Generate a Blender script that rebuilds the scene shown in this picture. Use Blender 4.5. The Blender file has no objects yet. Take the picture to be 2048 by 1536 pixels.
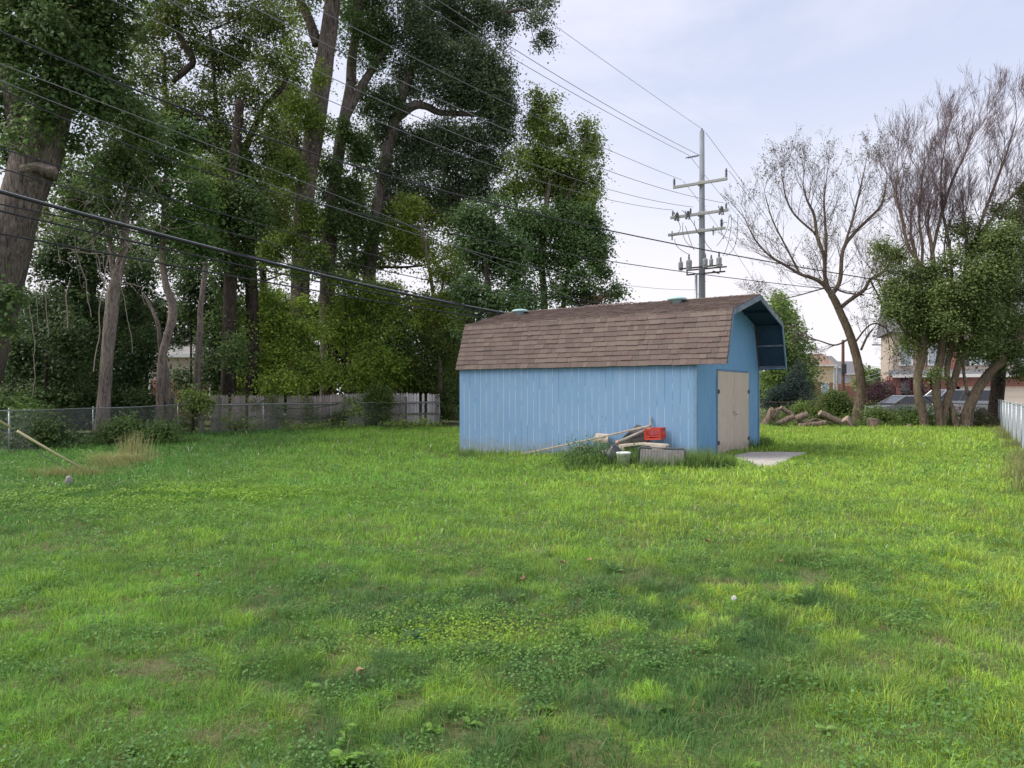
import bpy, math, random
import numpy as np
from mathutils import Vector, Matrix
PI = math.pi
random.seed(7); rng = np.random.default_rng(11)
SC = bpy.context.scene; COL = SC.collection

# ------------------------------------------------------------------ camera
F = 1500.0; CX = 1024.0; HY = 785.0; EYE = 1.6      # focal length, centre, horizon of the 2048 px photograph
cam_d = bpy.data.cameras.new('camera'); cam = bpy.data.objects.new('camera', cam_d); COL.objects.link(cam)
cam.location = (0, 0, EYE); cam.rotation_euler = (PI/2, 0, 0)
cam_d.sensor_width = 36; cam_d.lens = F/2048*36; cam_d.shift_y = (HY-768)/2048
cam_d.clip_start = 0.05; cam_d.clip_end = 2000
SC.camera = cam

# ------------------------------------------------------------------ light, sky, exposure
SUN_EL = math.radians(48); SUN_AZ = math.radians(-92)     # azimuth from +Y (view), negative = left
sd = Vector((math.sin(SUN_AZ)*math.cos(SUN_EL), math.cos(SUN_AZ)*math.cos(SUN_EL), math.sin(SUN_EL)))
sl = bpy.data.lights.new('sun', 'SUN'); so = bpy.data.objects.new('sun', sl); COL.objects.link(so)
sl.energy = 2.4; sl.angle = math.radians(42); sl.color = (1.0, .95, .86)
so.rotation_euler = sd.to_track_quat('Z', 'Y').to_euler(); so.location = (0, 0, 40)
wd = bpy.data.worlds.new('World'); SC.world = wd; wd.use_nodes = True
nt = wd.node_tree; nt.nodes.clear()
N = nt.nodes.new; Lk = nt.links.new
out = N('ShaderNodeOutputWorld'); bg = N('ShaderNodeBackground'); bg.inputs['Strength'].default_value = 0.115
sky = N('ShaderNodeTexSky'); sky.sky_type = 'NISHITA'; sky.sun_disc = False
sky.sun_elevation = SUN_EL; sky.sun_rotation = SUN_AZ % (2*PI); sky.dust_density = 1.5; sky.ozone_density = 1.5
tc = N('ShaderNodeTexCoord'); mp = N('ShaderNodeMapping'); mp.inputs['Scale'].default_value = (1, 1, 3.2)
mp.inputs['Rotation'].default_value = (0, .5, 0)
nz = N('ShaderNodeTexNoise'); nz.inputs['Scale'].default_value = 2.1; nz.inputs['Detail'].default_value = 7
nz.inputs['Roughness'].default_value = .55; nz.inputs['Distortion'].default_value = .4
cr = N('ShaderNodeMapRange'); cr.inputs['From Min'].default_value = .36; cr.inputs['From Max'].default_value = .62
cr.inputs['To Min'].default_value = .55; cr.inputs['To Max'].default_value = .96
mx = N('ShaderNodeMix'); mx.data_type = 'RGBA'; mx.inputs['B'].default_value = (4.5, 4.52, 5.25, 1)
Lk(tc.outputs['Generated'], mp.inputs['Vector']); Lk(mp.outputs[0], nz.inputs['Vector'])
Lk(nz.outputs['Fac'], cr.inputs['Value']); Lk(cr.outputs[0], mx.inputs['Factor'])
Lk(sky.outputs[0], mx.inputs['A'])
sz = N('ShaderNodeSeparateXYZ'); Lk(tc.outputs['Generated'], sz.inputs[0]); hr = N('ShaderNodeMapRange'); hr.interpolation_type = 'SMOOTHSTEP'
hr.inputs['From Min'].default_value = .42; hr.inputs['From Max'].default_value = .08; hr.inputs['To Max'].default_value = .7; Lk(sz.outputs['Z'], hr.inputs['Value'])
m2 = N('ShaderNodeMix'); m2.data_type = 'RGBA'; m2.inputs['B'].default_value = (5.1, 4.85, 5.0, 1); Lk(hr.outputs[0], m2.inputs['Factor']); Lk(mx.outputs['Result'], m2.inputs['A'])
Lk(m2.outputs['Result'], bg.inputs['Color']); Lk(bg.outputs[0], out.inputs[0])
SC.view_settings.view_transform = 'Standard'; SC.view_settings.look = 'None'
SC.view_settings.exposure = 0.86; SC.view_settings.gamma = 1
SC.render.engine = 'CYCLES'
SC.cycles.max_bounces = 6; SC.cycles.transparent_max_bounces = 4; SC.cycles.transmission_bounces = 3

# ------------------------------------------------------------------ helpers
def P(px, py, Y): return Vector(((px-CX)/F*Y, Y, EYE+(HY-py)/F*Y))
def sstep(t):
    t = np.clip(t, 0, 1); return t*t*(3-2*t)
def gz(x, y):
    x = np.asarray(x, float); y = np.asarray(y, float)
    return -.15*sstep((4-x)/5.5) + .02*np.sin(x*.9+1)*np.sin(y*.7) + .012*np.sin(x*2.3+y*1.7)
def gzf(x, y): return float(gz(x, y))
def _hash(ix, iy, s):
    h = (ix.astype(np.int64)*374761393 + iy.astype(np.int64)*668265263 + s*1442695041) & 0x7fffffff
    h = ((h ^ (h >> 13))*1274126177) & 0x7fffffff
    return ((h ^ (h >> 16)) & 0xffff)/65535.0
def vn(x, y, s=0):
    x = np.asarray(x, float); y = np.asarray(y, float)
    ix = np.floor(x); iy = np.floor(y); fx = x-ix; fy = y-iy
    fx = fx*fx*(3-2*fx); fy = fy*fy*(3-2*fy)
    a = _hash(ix, iy, s); b = _hash(ix+1, iy, s); c = _hash(ix, iy+1, s); d = _hash(ix+1, iy+1, s)
    return (a*(1-fx)+b*fx)*(1-fy)+(c*(1-fx)+d*fx)*fy
def fbm(x, y, s=0): return (vn(x, y, s)*.55+vn(x*2.1+5, y*2.1, s+1)*.3+vn(x*4.3, y*4.3+9, s+2)*.15)

def tag(o, label=None, cat=None, group=None, kind=None):
    if label: o['label'] = label
    if cat: o['category'] = cat
    if group: o['group'] = group
    if kind: o['kind'] = kind
    return o
def empty(name, loc, rz=0, label=None, cat=None, group=None):
    o = bpy.data.objects.new(name, None); COL.objects.link(o); o.location = loc; o.rotation_euler = (0, 0, rz)
    o.empty_display_size = .2
    return tag(o, label, cat, group)
def link(name, me, parent=None, label=None):
    o = bpy.data.objects.new(name, me); COL.objects.link(o)
    if parent: o.parent = parent
    if label: o['label'] = label
    return o
class MB:
    def __init__(s): s.v = []; s.f = []; s.m = []; s.cm = 0
    def face(s, pts):
        b = len(s.v); s.v += [tuple(p) for p in pts]; s.f.append(tuple(range(b, b+len(pts)))); s.m.append(s.cm)
    def box(s, c, d, M=None, top=None):
        hx, hy, hz = d[0]/2, d[1]/2, d[2]/2; b = len(s.v); c = Vector(c)
        for k, (x, y, z) in enumerate([(-1,-1,-1),(1,-1,-1),(1,1,-1),(-1,1,-1),(-1,-1,1),(1,-1,1),(1,1,1),(-1,1,1)]):
            q = Vector((x*hx, y*hy, z*hz))
            if top and z > 0: q.x *= top; q.y *= top
            if M: q = M @ q
            s.v.append(tuple(c+q))
        for f in [(0,3,2,1),(4,5,6,7),(0,1,5,4),(1,2,6,5),(2,3,7,6),(3,0,4,7)]:
            s.f.append(tuple(b+i for i in f)); s.m.append(s.cm)
    def prism(s, poly, a, b, ax='x'):       # extrude a 2D polygon (u,v) from a to b along ax
        def mk(t, u, v): return (t, u, v) if ax == 'x' else ((u, t, v) if ax == 'y' else (u, v, t))
        n = len(poly); k = len(s.v)
        s.v += [mk(a, u, v) for u, v in poly]+[mk(b, u, v) for u, v in poly]
        s.f.append(tuple(range(k, k+n))); s.f.append(tuple(range(k+2*n-1, k+n-1, -1))); s.m += [s.cm]*2
        for i in range(n):
            j = (i+1) % n; s.f.append((k+i, k+n+i, k+n+j, k+j)); s.m.append(s.cm)
    def tube(s, pts, rad, n=6, cap=True, wob=0, ridge=0):
        pts = [Vector(p) for p in pts]
        if not hasattr(rad, '__len__'): rad = [rad]*len(pts)
        k0 = len(s.v); ref = None
        if ridge:
            jj, ii = np.meshgrid(np.arange(n), np.arange(len(pts))); RV = .6*vn(jj*.55+k0, ii*.22, 3)+.4*vn(np.cos(2*PI*jj/n)*2+9+k0, np.sin(2*PI*jj/n)*2+ii*.12, 4)*1.6
        for i, p in enumerate(pts):
            d = (pts[min(i+1, len(pts)-1)]-pts[max(i-1, 0)])
            d = d.normalized() if d.length > 1e-9 else Vector((0, 0, 1))
            if ref is None: ref = Vector((1, 0, 0)) if abs(d.x) < .8 else Vector((0, 1, 0))
            a = (ref-d*ref.dot(d)).normalized(); b = d.cross(a); ref = a
            for j in range(n):
                t = 2*PI*j/n; r = rad[i]*(1+(random.uniform(-wob, wob) if wob else 0)) if not ridge else rad[i]*(1+ridge*(RV[i][j]-.5))
                s.v.append(tuple(p+a*(r*math.cos(t))+b*(r*math.sin(t))))
        for i in range(len(pts)-1):
            for j in range(n):
                q = (j+1) % n
                s.f.append((k0+i*n+j, k0+i*n+q, k0+(i+1)*n+q, k0+(i+1)*n+j)); s.m.append(s.cm)
        if cap:
            s.f.append(tuple(k0+j for j in reversed(range(n)))); s.m.append(s.cm)
            e = k0+(len(pts)-1)*n; s.f.append(tuple(e+j for j in range(n))); s.m.append(s.cm)
    def lathe(s, prof, c=(0, 0, 0), n=20, M=None):
        k0 = len(s.v); c = Vector(c)
        for r, z in prof:
            for j in range(n):
                q = Vector((r*math.cos(2*PI*j/n), r*math.sin(2*PI*j/n), z))
                if M: q = M @ q
                s.v.append(tuple(c+q))
        for i in range(len(prof)-1):
            for j in range(n):
                q = (j+1) % n; s.f.append((k0+i*n+j, k0+i*n+q, k0+(i+1)*n+q, k0+(i+1)*n+j)); s.m.append(s.cm)
        s.f.append(tuple(k0+j for j in reversed(range(n)))); s.m.append(s.cm)
        e = k0+(len(prof)-1)*n; s.f.append(tuple(e+j for j in range(n))); s.m.append(s.cm)
    def build(s, name, mats, parent=None, smooth=False, bevel=0, label=None):
        me = bpy.data.meshes.new(name); me.from_pydata(s.v, [], s.f)
        if not isinstance(mats, (list, tuple)): mats = [mats]
        for m in mats: me.materials.append(m)
        if len(mats) > 1: me.polygons.foreach_set('material_index', s.m)
        if smooth: me.polygons.foreach_set('use_smooth', [True]*len(me.polygons))
        me.validate(); me.update(); o = link(name, me, parent, label)
        if bevel:
            b = o.modifiers.new('bevel', 'BEVEL'); b.width = bevel; b.segments = 2; b.limit_method = 'ANGLE'
        return o
def raw_mesh(name, V, Fq, mat, parent=None, col=None, tri=False, smooth=False):
    """numpy mesh: V (n,3), Fq (m,4) or list of [(m,k) arrays]; col (n,3) point colours"""
    arrs = Fq if isinstance(Fq, list) else [Fq]
    me = bpy.data.meshes.new(name); me.vertices.add(len(V)); me.vertices.foreach_set('co', V.astype(np.float32).ravel())
    loops = np.concatenate([a.ravel() for a in arrs]).astype(np.int32)
    tot = np.concatenate([np.full(len(a), a.shape[1]) for a in arrs]).astype(np.int32)
    st = np.concatenate([[0], np.cumsum(tot)[:-1]]).astype(np.int32)
    me.loops.add(len(loops)); me.loops.foreach_set('vertex_index', loops)
    me.polygons.add(len(tot)); me.polygons.foreach_set('loop_start', st)
    me.materials.append(mat)
    me.update(calc_edges=True)
    me.polygons.foreach_set('use_smooth', np.full(len(tot), bool(smooth)))
    if col is not None:
        a = me.color_attributes.new('tint', 'FLOAT_COLOR', 'POINT')
        c = np.ones((len(V), 4), np.float32); c[:, :3] = col; a.data.foreach_set('color', c.ravel())
    return link(name, me, parent)

# ------------------------------------------------------------------ materials
def mat(name, c, rough=.8, c2=None, scale=6, detail=4, bump=0, bscale=40, metal=0, spec=.3, stretch=None, lo=.35, hi=.65, coat=0, obj=True):
    m = bpy.data.materials.new(name); m.use_nodes = True; t = m.node_tree; b = t.nodes['Principled BSDF']
    b.inputs['Base Color'].default_value = (*c, 1); b.inputs['Roughness'].default_value = rough
    b.inputs['Metallic'].default_value = metal; b.inputs['Specular IOR Level'].default_value = spec
    if coat: b.inputs['Coat Weight'].default_value = coat; b.inputs['Coat Roughness'].default_value = .08
    n = t.nodes.new; l = t.links.new
    tcn = n('ShaderNodeTexCoord'); mpn = n('ShaderNodeMapping')
    l(tcn.outputs['Object'], mpn.inputs[0])
    if stretch: mpn.inputs['Scale'].default_value = stretch
    if c2 is not None:
        nn = n('ShaderNodeTexNoise'); nn.inputs['Scale'].default_value = scale; nn.inputs['Detail'].default_value = detail
        nn.inputs['Roughness'].default_value = .62
        mr = n('ShaderNodeMapRange'); mr.inputs['From Min'].default_value = lo; mr.inputs['From Max'].default_value = hi
        mm = n('ShaderNodeMix'); mm.data_type = 'RGBA'
        mm.inputs['A'].default_value = (*c, 1); mm.inputs['B'].default_value = (*c2, 1)
        l(mpn.outputs[0], nn.inputs[0]); l(nn.outputs['Fac'], mr.inputs['Value']); l(mr.outputs[0], mm.inputs['Factor'])
        l(mm.outputs['Result'], b.inputs['Base Color'])
    if bump:
        nb = n('ShaderNodeTexNoise'); nb.inputs['Scale'].default_value = bscale; nb.inputs['Detail'].default_value = 3
        bb = n('ShaderNodeBump'); bb.inputs['Strength'].default_value = bump; bb.inputs['Distance'].default_value = .02
        l(mpn.outputs[0], nb.inputs[0]); l(nb.outputs['Fac'], bb.inputs['Height']); l(bb.outputs[0], b.inputs['Normal'])
    return m
def tint_mat(name, rough=.6, trans=.3, spec=.2, noise=0, nscale=60, bump=0):
    m = bpy.data.materials.new(name); m.use_nodes = True; t = m.node_tree; b = t.nodes['Principled BSDF']
    n = t.nodes.new; l = t.links.new
    a = n('ShaderNodeAttribute'); a.attribute_name = 'tint'
    src = a.outputs['Color']
    if noise:
        nn = n('ShaderNodeTexNoise'); nn.inputs['Scale'].default_value = nscale; nn.inputs['Detail'].default_value = 4
        tcn = n('ShaderNodeTexCoord'); l(tcn.outputs['Object'], nn.inputs[0])
        mr = n('ShaderNodeMapRange'); mr.inputs['To Min'].default_value = 1-noise; mr.inputs['To Max'].default_value = 1+noise
        mr.inputs['From Min'].default_value = .3; mr.inputs['From Max'].default_value = .7
        vm = n('ShaderNodeVectorMath'); vm.operation = 'SCALE'
        l(nn.outputs['Fac'], mr.inputs['Value']); l(src, vm.inputs[0]); l(mr.outputs[0], vm.inputs['Scale']); src = vm.outputs[0]
        if bump:
            bb = n('ShaderNodeBump'); bb.inputs['Strength'].default_value = bump; bb.inputs['Distance'].default_value = .01
            l(nn.outputs['Fac'], bb.inputs['Height']); l(bb.outputs[0], b.inputs['Normal'])
    l(src, b.inputs['Base Color']); b.inputs['Roughness'].default_value = rough; b.inputs['Specular IOR Level'].default_value = spec
    if trans:
        tr = n('ShaderNodeBsdfTranslucent'); ms = n('ShaderNodeMixShader'); ms.inputs[0].default_value = trans
        l(src, tr.inputs[0]); o = t.nodes['Material Output']
        l(b.outputs[0], ms.inputs[1]); l(tr.outputs[0], ms.inputs[2]); l(ms.outputs[0], o.inputs[0])
    return m
M_leaf = tint_mat('leaf', .5, .45, .3)
M_blade = tint_mat('blade', .75, .38, .08)
M_shingle = tint_mat('asphalt_shingle', .95, 0, .1, .22, 55, .5)
M_plank_tint = tint_mat('weathered_picket', .9, 0, .1, .3, 25, .3)
def bark_mat(name, c, c2, sc=1.0):
    m = bpy.data.materials.new(name); m.use_nodes = True; t = m.node_tree; b = t.nodes['Principled BSDF']
    n = t.nodes.new; l = t.links.new
    tcn = n('ShaderNodeTexCoord'); mpn = n('ShaderNodeMapping'); mpn.inputs['Scale'].default_value = (11*sc, 11*sc, 2.1*sc)
    nn = n('ShaderNodeTexNoise'); nn.inputs['Scale'].default_value = 1.0; nn.inputs['Detail'].default_value = 8; nn.inputs['Roughness'].default_value = .68
    nn.inputs['Distortion'].default_value = 1.3
    n2 = n('ShaderNodeTexNoise'); n2.inputs['Scale'].default_value = .7
    r = n('ShaderNodeValToRGB'); e = r.color_ramp.elements
    e[0].position = .36; e[0].color = (c2[0]*.35, c2[1]*.35, c2[2]*.35, 1); e[1].position = .62; e[1].color = (*c, 1)
    e.new(.47).color = (*c2, 1)
    l(tcn.outputs['Object'], mpn.inputs[0]); l(mpn.outputs[0], nn.inputs[0]); l(nn.outputs['Fac'], r.inputs[0])
    l(tcn.outputs['Object'], n2.inputs[0])
    vm = n('ShaderNodeVectorMath'); vm.operation = 'SCALE'; mr = n('ShaderNodeMapRange')
    mr.inputs['From Min'].default_value = .3; mr.inputs['From Max'].default_value = .7; mr.inputs['To Min'].default_value = .7; mr.inputs['To Max'].default_value = 1.25
    l(n2.outputs['Fac'], mr.inputs['Value']); l(r.outputs[0], vm.inputs[0]); l(mr.outputs[0], vm.inputs['Scale'])
    l(vm.outputs[0], b.inputs['Base Color']); b.inputs['Roughness'].default_value = .95; b.inputs['Specular IOR Level'].default_value = .1
    bb = n('ShaderNodeBump'); bb.inputs['Strength'].default_value = .9; bb.inputs['Distance'].default_value = .05
    l(nn.outputs['Fac'], bb.inputs['Height']); l(bb.outputs[0], b.inputs['Normal'])
    return m
M_bark = bark_mat('bark_grey_brown', (.215, .185, .165), (.115, .095, .085))
M_bark_pale = bark_mat('bark_pale', (.33, .28, .25), (.21, .17, .15), 1.6)
M_bark_dark = bark_mat('bark_dark', (.10, .08, .065), (.05, .04, .035), 1.4)
M_bark_right = bark_mat('bark_olive', (.27, .21, .15), (.17, .13, .095), 1.5)
M_twig = mat('twig', (.15, .105, .11), .9)
M_vine = mat('dead_vine', (.30, .25, .22), .9)
M_galv = mat('galvanised_steel', (.42, .45, .46), .45, (.3, .33, .34), 8, metal=.6, spec=.5)
M_galv_light = mat('bright_galvanised', (.50, .54, .57), .45, (.42, .45, .48), 8, metal=.5, spec=.5)
M_cable = mat('black_cable', (.03, .03, .035), .5)
M_conductor = mat('bare_conductor', (.22, .22, .24), .5, metal=.5)

# ================================================================== GROUND
def axis_coords(lims):
    c = [0.0]; s = .3
    while c[-1] < lims: 
        c.append(c[-1]+s)
        if c[-1] > 45: s *= 1.25
    return np.array(c)
ax = axis_coords(600); xs = np.concatenate([-ax[:0:-1], ax]); ys = np.concatenate([-ax[:0:-1][-30:], ax])
gx, gy = np.meshgrid(xs, ys); gzv = gz(gx, gy)+.02*(fbm(gx*1.3, gy*1.3, 3)-.5)*(np.abs(gy) < 40)
V = np.stack([gx.ravel(), gy.ravel(), gzv.ravel()], 1); ny, nx = gx.shape
ii = (np.arange(ny-1)[:, None]*nx+np.arange(nx-1)[None, :]).ravel()
M_ground = mat('lawn_soil', (.07, .11, .028), .95, (.12, .105, .05), 1.7, 8, .6, 30, lo=.42, hi=.62)
g = raw_mesh('ground', V, np.stack([ii, ii+1, ii+nx+1, ii+nx], 1), M_ground, smooth=True)
tag(g, kind='structure')

SH = Vector((4.37, 17.8, 0)); SA = math.atan2(-.568, .823); SL, SW = 7.17, 5.0       # shed near corner, angle, length, width
def in_shed(x, y, m=0.0):
    dx = x-SH.x; dy = y-SH.y; a = dx*.823-dy*.568; b = dx*.568+dy*.823
    return (a < m) & (a > -SL-m) & (b > -m) & (b < SW+m)
PADPX = [(1468, 913), (1500, 906.5), (1560, 906), (1613, 907), (1606, 911), (1580, 919), (1562, 930), (1545, 938), (1512, 935), (1488, 928), (1470, 919)]
PAD = []
for px, py in PADPX:
    Y = (EYE+.0)*F/(py-HY); PAD.append((((px-CX)/F*Y), Y))
def in_poly(x, y, poly):
    ins = np.zeros(np.shape(x), bool); n = len(poly); j = n-1
    for i in range(n):
        xi, yi = poly[i]; xj, yj = poly[j]
        c = ((yi > y) != (yj > y)) & (x < (xj-xi)*(y-yi)/(yj-yi+1e-12)+xi); ins ^= c; j = i
    return ins
mb = MB(); top = [(x, y, gzf(x, y)+.045) for x, y in PAD]; mb.prism([(x, y) for x, y in PAD], -.12, .035, 'z')
M_conc = mat('worn_concrete', (.54, .50, .45), .9, (.38, .35, .31), 5, 8, .3, 60)
pad = mb.build('concrete_pad', M_conc, bevel=.01)
tag(pad, 'cracked grey concrete pad in the grass before the shed doors', 'concrete pad')

FENCE_L = [(-15.3, 14.0), (-14.1, 21.0), (-14.2, 25.4), (-13.15, 29.5), (-10.95, 33.0), (-8.7, 36.0), (-6.45, 38.0), (-3.8, 39.2)]
def fence_x(y):
    ysf = [p[1] for p in FENCE_L]; xsf = [p[0] for p in FENCE_L]; return np.interp(y, ysf, xsf)

# ================================================================== GRASS
def blades(name, x, y, h, w, az, lean, col, parent=None, z0=None, tipcol=1.25, mat_=None):
    n = len(x); z = gz(x, y) if z0 is None else z0
    fx = np.cos(az); fy = np.sin(az); f2 = az+PI/2+rng.uniform(-1.2, 1.2, n); sx = np.cos(f2)*w/2; sy = np.sin(f2)*w/2
    V = np.empty((n, 5, 3)); mid = h*.55; lm = lean*h*.28; lt = lean*h
    V[:, 0] = np.stack([x-sx, y-sy, z-.01], 1); V[:, 1] = np.stack([x+sx, y+sy, z-.01], 1)
    V[:, 2] = np.stack([x+fx*lm+sx*.8, y+fy*lm+sy*.8, z+mid], 1); V[:, 3] = np.stack([x+fx*lm-sx*.8, y+fy*lm-sy*.8, z+mid], 1)
    V[:, 4] = np.stack([x+fx*lt, y+fy*lt, z+h*np.sqrt(np.clip(1-.45*lean*lean, .15, 1))], 1)
    i = np.arange(n)*5
    C = np.repeat(col[:, None, :], 5, 1); C[:, 4] *= tipcol; 
    return raw_mesh(name, V.reshape(-1, 3), [np.stack([i, i+1, i+2, i+3], 1), np.stack([i+3, i+2, i+4], 1)], mat_ or M_blade, parent, C.reshape(-1, 3))
def lerp(a, b, t): return np.asarray(a)*(1-t[:, None])+np.asarray(b)*t[:, None]
def lawn_cols(x, y, n):
    """species colours of the lawn, brighter to the right, left tree shade painted in: yellow-green, mid green, blue-green fescue, dry thatch"""
    t1 = sstep((fbm(x*.35, y*.3, 21)-.36)/.26); yel = np.clip(sstep((x-(-1.5-.1*y)+2.2*(fbm(x*.3, y*.3, 5)-.5))/6), 0, 1)
    a = lerp((.165, .315, .055), (.28, .41, .065), np.clip(.22*t1+.72*yel, 0, 1))
    reg = sstep((8.3-y)/2.2)*sstep((x+.42*y+.3)/1.2)*sstep((.62*y-x)/1.5); fes = sstep((fbm(x*2.9+3, y*2.9, 31)-.36)/.10)*reg+.25*sstep((fbm(x*.8+3, y*.8, 33)-.5)/.1)*sstep((12-y)/4)*(1-reg)
    a = lerp_arr(a, (.075, .165, .052), np.clip(fes*.92+.0*reg, 0, 1))
    left_shade = sstep((-2.8-.12*y-x+1.5*(fbm(x*.5, y*.5, 8)-.5))/3.0)*sstep((y-6.5)/3)  # tree shade over the left lawn, put into the blade colour
    a = lerp_arr(a, (.085, .195, .052), left_shade*.75)
    r = rng.random(n); dry = (r < .012+.10*sstep((fbm(x*3.1, y*3.1, 41)-.62)/.1)*sstep((9-y)/3))
    a[dry] = np.array((.28, .25, .12))*rng.uniform(.6, 1.1, (dry.sum(), 1))
    sp = rng.random(n) < .012*sstep((y-6)/4); a[sp] = (.5, .52, .36)
    a = a*(.78+.5*fbm(x*2.6, y*2.6, 77))[:, None]*(1+.12*(fbm(x*.6, y*.6, 78)-.5))[:, None]
    a = a*np.array([1.25, 1.25, 1.35])
    return a*rng.uniform(.6, 1.45, (n, 1))*np.stack([rng.uniform(.85, 1.2, n), np.ones(n), rng.uniform(.8, 1.2, n)], 1)
def lerp_arr(A, b, t): return A*(1-t[:, None])+np.asarray(b)*t[:, None]
def scatter(y0, y1, n, k=.86):
    ar = lambda v: .72*v*v/2+1.7*v                 # yard strip seen from the camera and from a step to either side
    n = int(n*(ar(y1)-ar(y0))*2/(k*(y1*y1-y0*y0))); q = rng.random(n)*(ar(y1)-ar(y0))+ar(y0)
    y = (-1.7+np.sqrt(1.7*1.7+2*.72*q))/.72; x = (rng.random(n)*2-1)*(.72*y+1.7)
    ok = ~in_shed(x, y, .02) & ~in_poly(x, y, PAD) & (x > fence_x(y)-3.5)
    return x[ok], y[ok]
XS = []; YS = []; HS = []; WS = []
for y0, y1, dens, hh, ww in [(2.3, 5, 7800, .060, .0036), (5, 8, 4600, .066, .0048), (8, 13, 1500, .070, .0085), (13, 20, 520, .095, .015), (20, 37, 170, .12, .026)]:
    x, y = scatter(y0, y1, int(.86*(y1*y1-y0*y0)*dens)); n = len(x)
    pn = fbm(x*1.2, y*1.2, 51); bare = sstep((fbm(x*3.4+2, y*3.4, 61)-.71)/.05)*sstep((8.5-y)/2)
    tuft = fbm(x*5, y*5, 71)
    keep = rng.random(n) > bare*.85; x, y, pn, tuft = x[keep], y[keep], pn[keep], tuft[keep]; n = len(x)
    ptch = np.exp(-(((x+.35)/.8)**2+((y-5.3)/.5)**2)); h = hh*rng.uniform(.4, 1.4, n)*(.5+1.1*pn)*(.35+1.4*tuft)*(1-.45*ptch)
    XS.append(x); YS.append(y); HS.append(h); WS.append(np.full(n, ww)*rng.uniform(.6, 1.25, n))
x = np.concatenate(XS); y = np.concatenate(YS); h = np.concatenate(HS); w = np.concatenate(WS); n = len(x)
# tussocks: blades lean out from jittered centres, each tussock with its own height and hue
best = np.full(n, 9.0); cid = np.zeros(n, np.int64); DX = np.zeros(n); DY = np.zeros(n); CS = .21
ci = np.floor(x/CS); cj = np.floor(y/CS)
for a_ in (-1, 0, 1):
    for b_ in (-1, 0, 1):
        i_, j_ = ci+a_, cj+b_; cx_ = (i_+.15+.7*_hash(i_, j_, 5))*CS; cy_ = (j_+.15+.7*_hash(i_, j_, 6))*CS; d = np.hypot(x-cx_, y-cy_); m_ = d < best
        best[m_] = d[m_]; DX[m_] = (x-cx_)[m_]; DY[m_] = (y-cy_)[m_]; cid[m_] = (_hash(i_, j_, 7)*65535).astype(np.int64)[m_]
nearw = sstep((14-y)/5); ch = (cid % 97)/96.0; chue = ((cid//97) % 31)/30.0
kk = rng.random(n) > nearw*np.clip((best-.10)/.10, 0, .55)
az = np.arctan2(DY, DX)+rng.normal(0, .95, n)*(1+1.2*(1-nearw)); h = h*(1+nearw*(-.3+.75*ch**1.6))*(1-.35*nearw*np.clip(best/.15, 0, 1)*rng.random(n))
gc = lawn_cols(x, y, n)*(1+nearw*(.30*chue-.15))[:, None]; gc[:, 0] *= 1+nearw*.18*(ch-.5); gc[:, 2] *= 1+nearw*.5*(.5-chue)
x, y, h, w, az, gc = x[kk], y[kk], h[kk], w[kk], az[kk], gc[kk]; n = len(x)
gr = blades('grass', x, y, h, w, az, np.clip(rng.normal(.75, .4, n), 0, 1.4), gc, tipcol=1.18)
tag(gr, 'patchy green lawn grass covering the whole yard', 'grass', kind='stuff')
# longer arching blades scattered through the foreground
x, y = scatter(2.4, 11, 9000); n = len(x); k = fbm(x*1.5, y*1.5, 91) > .5; x, y = x[k], y[k]; n = len(x)
c = lerp((.10, .20, .05), (.20, .32, .11), rng.random(n))
lb = blades('long_grass_blades', x, y, rng.uniform(.10, .21, n), rng.uniform(.004, .007, n), rng.uniform(0, 2*PI, n), rng.uniform(.3, 1.3, n), c)
tag(lb, 'longer arching pale grass blades scattered through the lawn', 'grass', kind='stuff')

# clover / low broad leaf cover: small round leaflets on the ground
def leaf_quads(name, Cn, Nn, L, Wd, col, mat_, parent=None, bend=0.0):
    n = len(Cn); Nn = Nn/np.linalg.norm(Nn, axis=1, keepdims=True)
    r = rng.normal(size=(n, 3)); T = np.cross(Nn, r); T /= np.linalg.norm(T, axis=1, keepdims=True)+1e-9; B = np.cross(Nn, T)
    L = L[:, None]; Wd = Wd[:, None]
    V = np.empty((n, 4, 3)); V[:, 0] = Cn-T*L*.5; V[:, 1] = Cn+B*Wd*.5+T*L*.05-Nn*L*bend; V[:, 2] = Cn+T*L*.5; V[:, 3] = Cn-B*Wd*.5+T*L*.05-Nn*L*bend
    i = np.arange(n)*4
    return raw_mesh(name, V.reshape(-1, 3), [np.stack([i, i+1, i+2], 1), np.stack([i, i+2, i+3], 1)], mat_, parent, np.repeat(col, 4, 0))
x, y = scatter(2.4, 22, 1500000); n = len(x)
d = sstep((fbm(x*1.7+7, y*1.7, 101)-.50)/.06)*(.25+.75*(vn(x*6, y*6, 103) > .45))
patch = np.exp(-(((x+.35)/.75)**2+((y-5.3)/.45)**2)) + np.exp(-(((x+5.5)/4.0)**2+((y-12.5)/2.0)**2))*.7*(fbm(x*1.3, y*1.3, 104) > .52)
pr = np.clip(d*(.16+.6*sstep((9-y)/2))+patch*.85, 0, 1)*np.clip((7/np.maximum(y, 4))**1.3, 0, 1.3)*.9
k = rng.random(n) < pr; x, y, pt = x[k], y[k], patch[k]; n = len(x)
z = gz(x, y)+rng.uniform(.02, .075, n)*(1+.5*(y > 9))
c = lerp((.13, .27, .075), (.27, .44, .05), np.clip(pt*1.2+.15*rng.random(n), 0, 1))*rng.uniform(.7, 1.25, (n, 1))
s = np.clip(.0036*y, .021, .06)*rng.uniform(.6, 1.2, n)
cl = leaf_quads('clover', np.stack([x, y, z], 1), np.stack([rng.normal(0, .45, n), rng.normal(0, .45, n), np.ones(n)], 1), s, s*.9, c, M_leaf)
tag(cl, 'low clover and chickweed leaves spreading between the grass', 'clover', kind='stuff')
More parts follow.
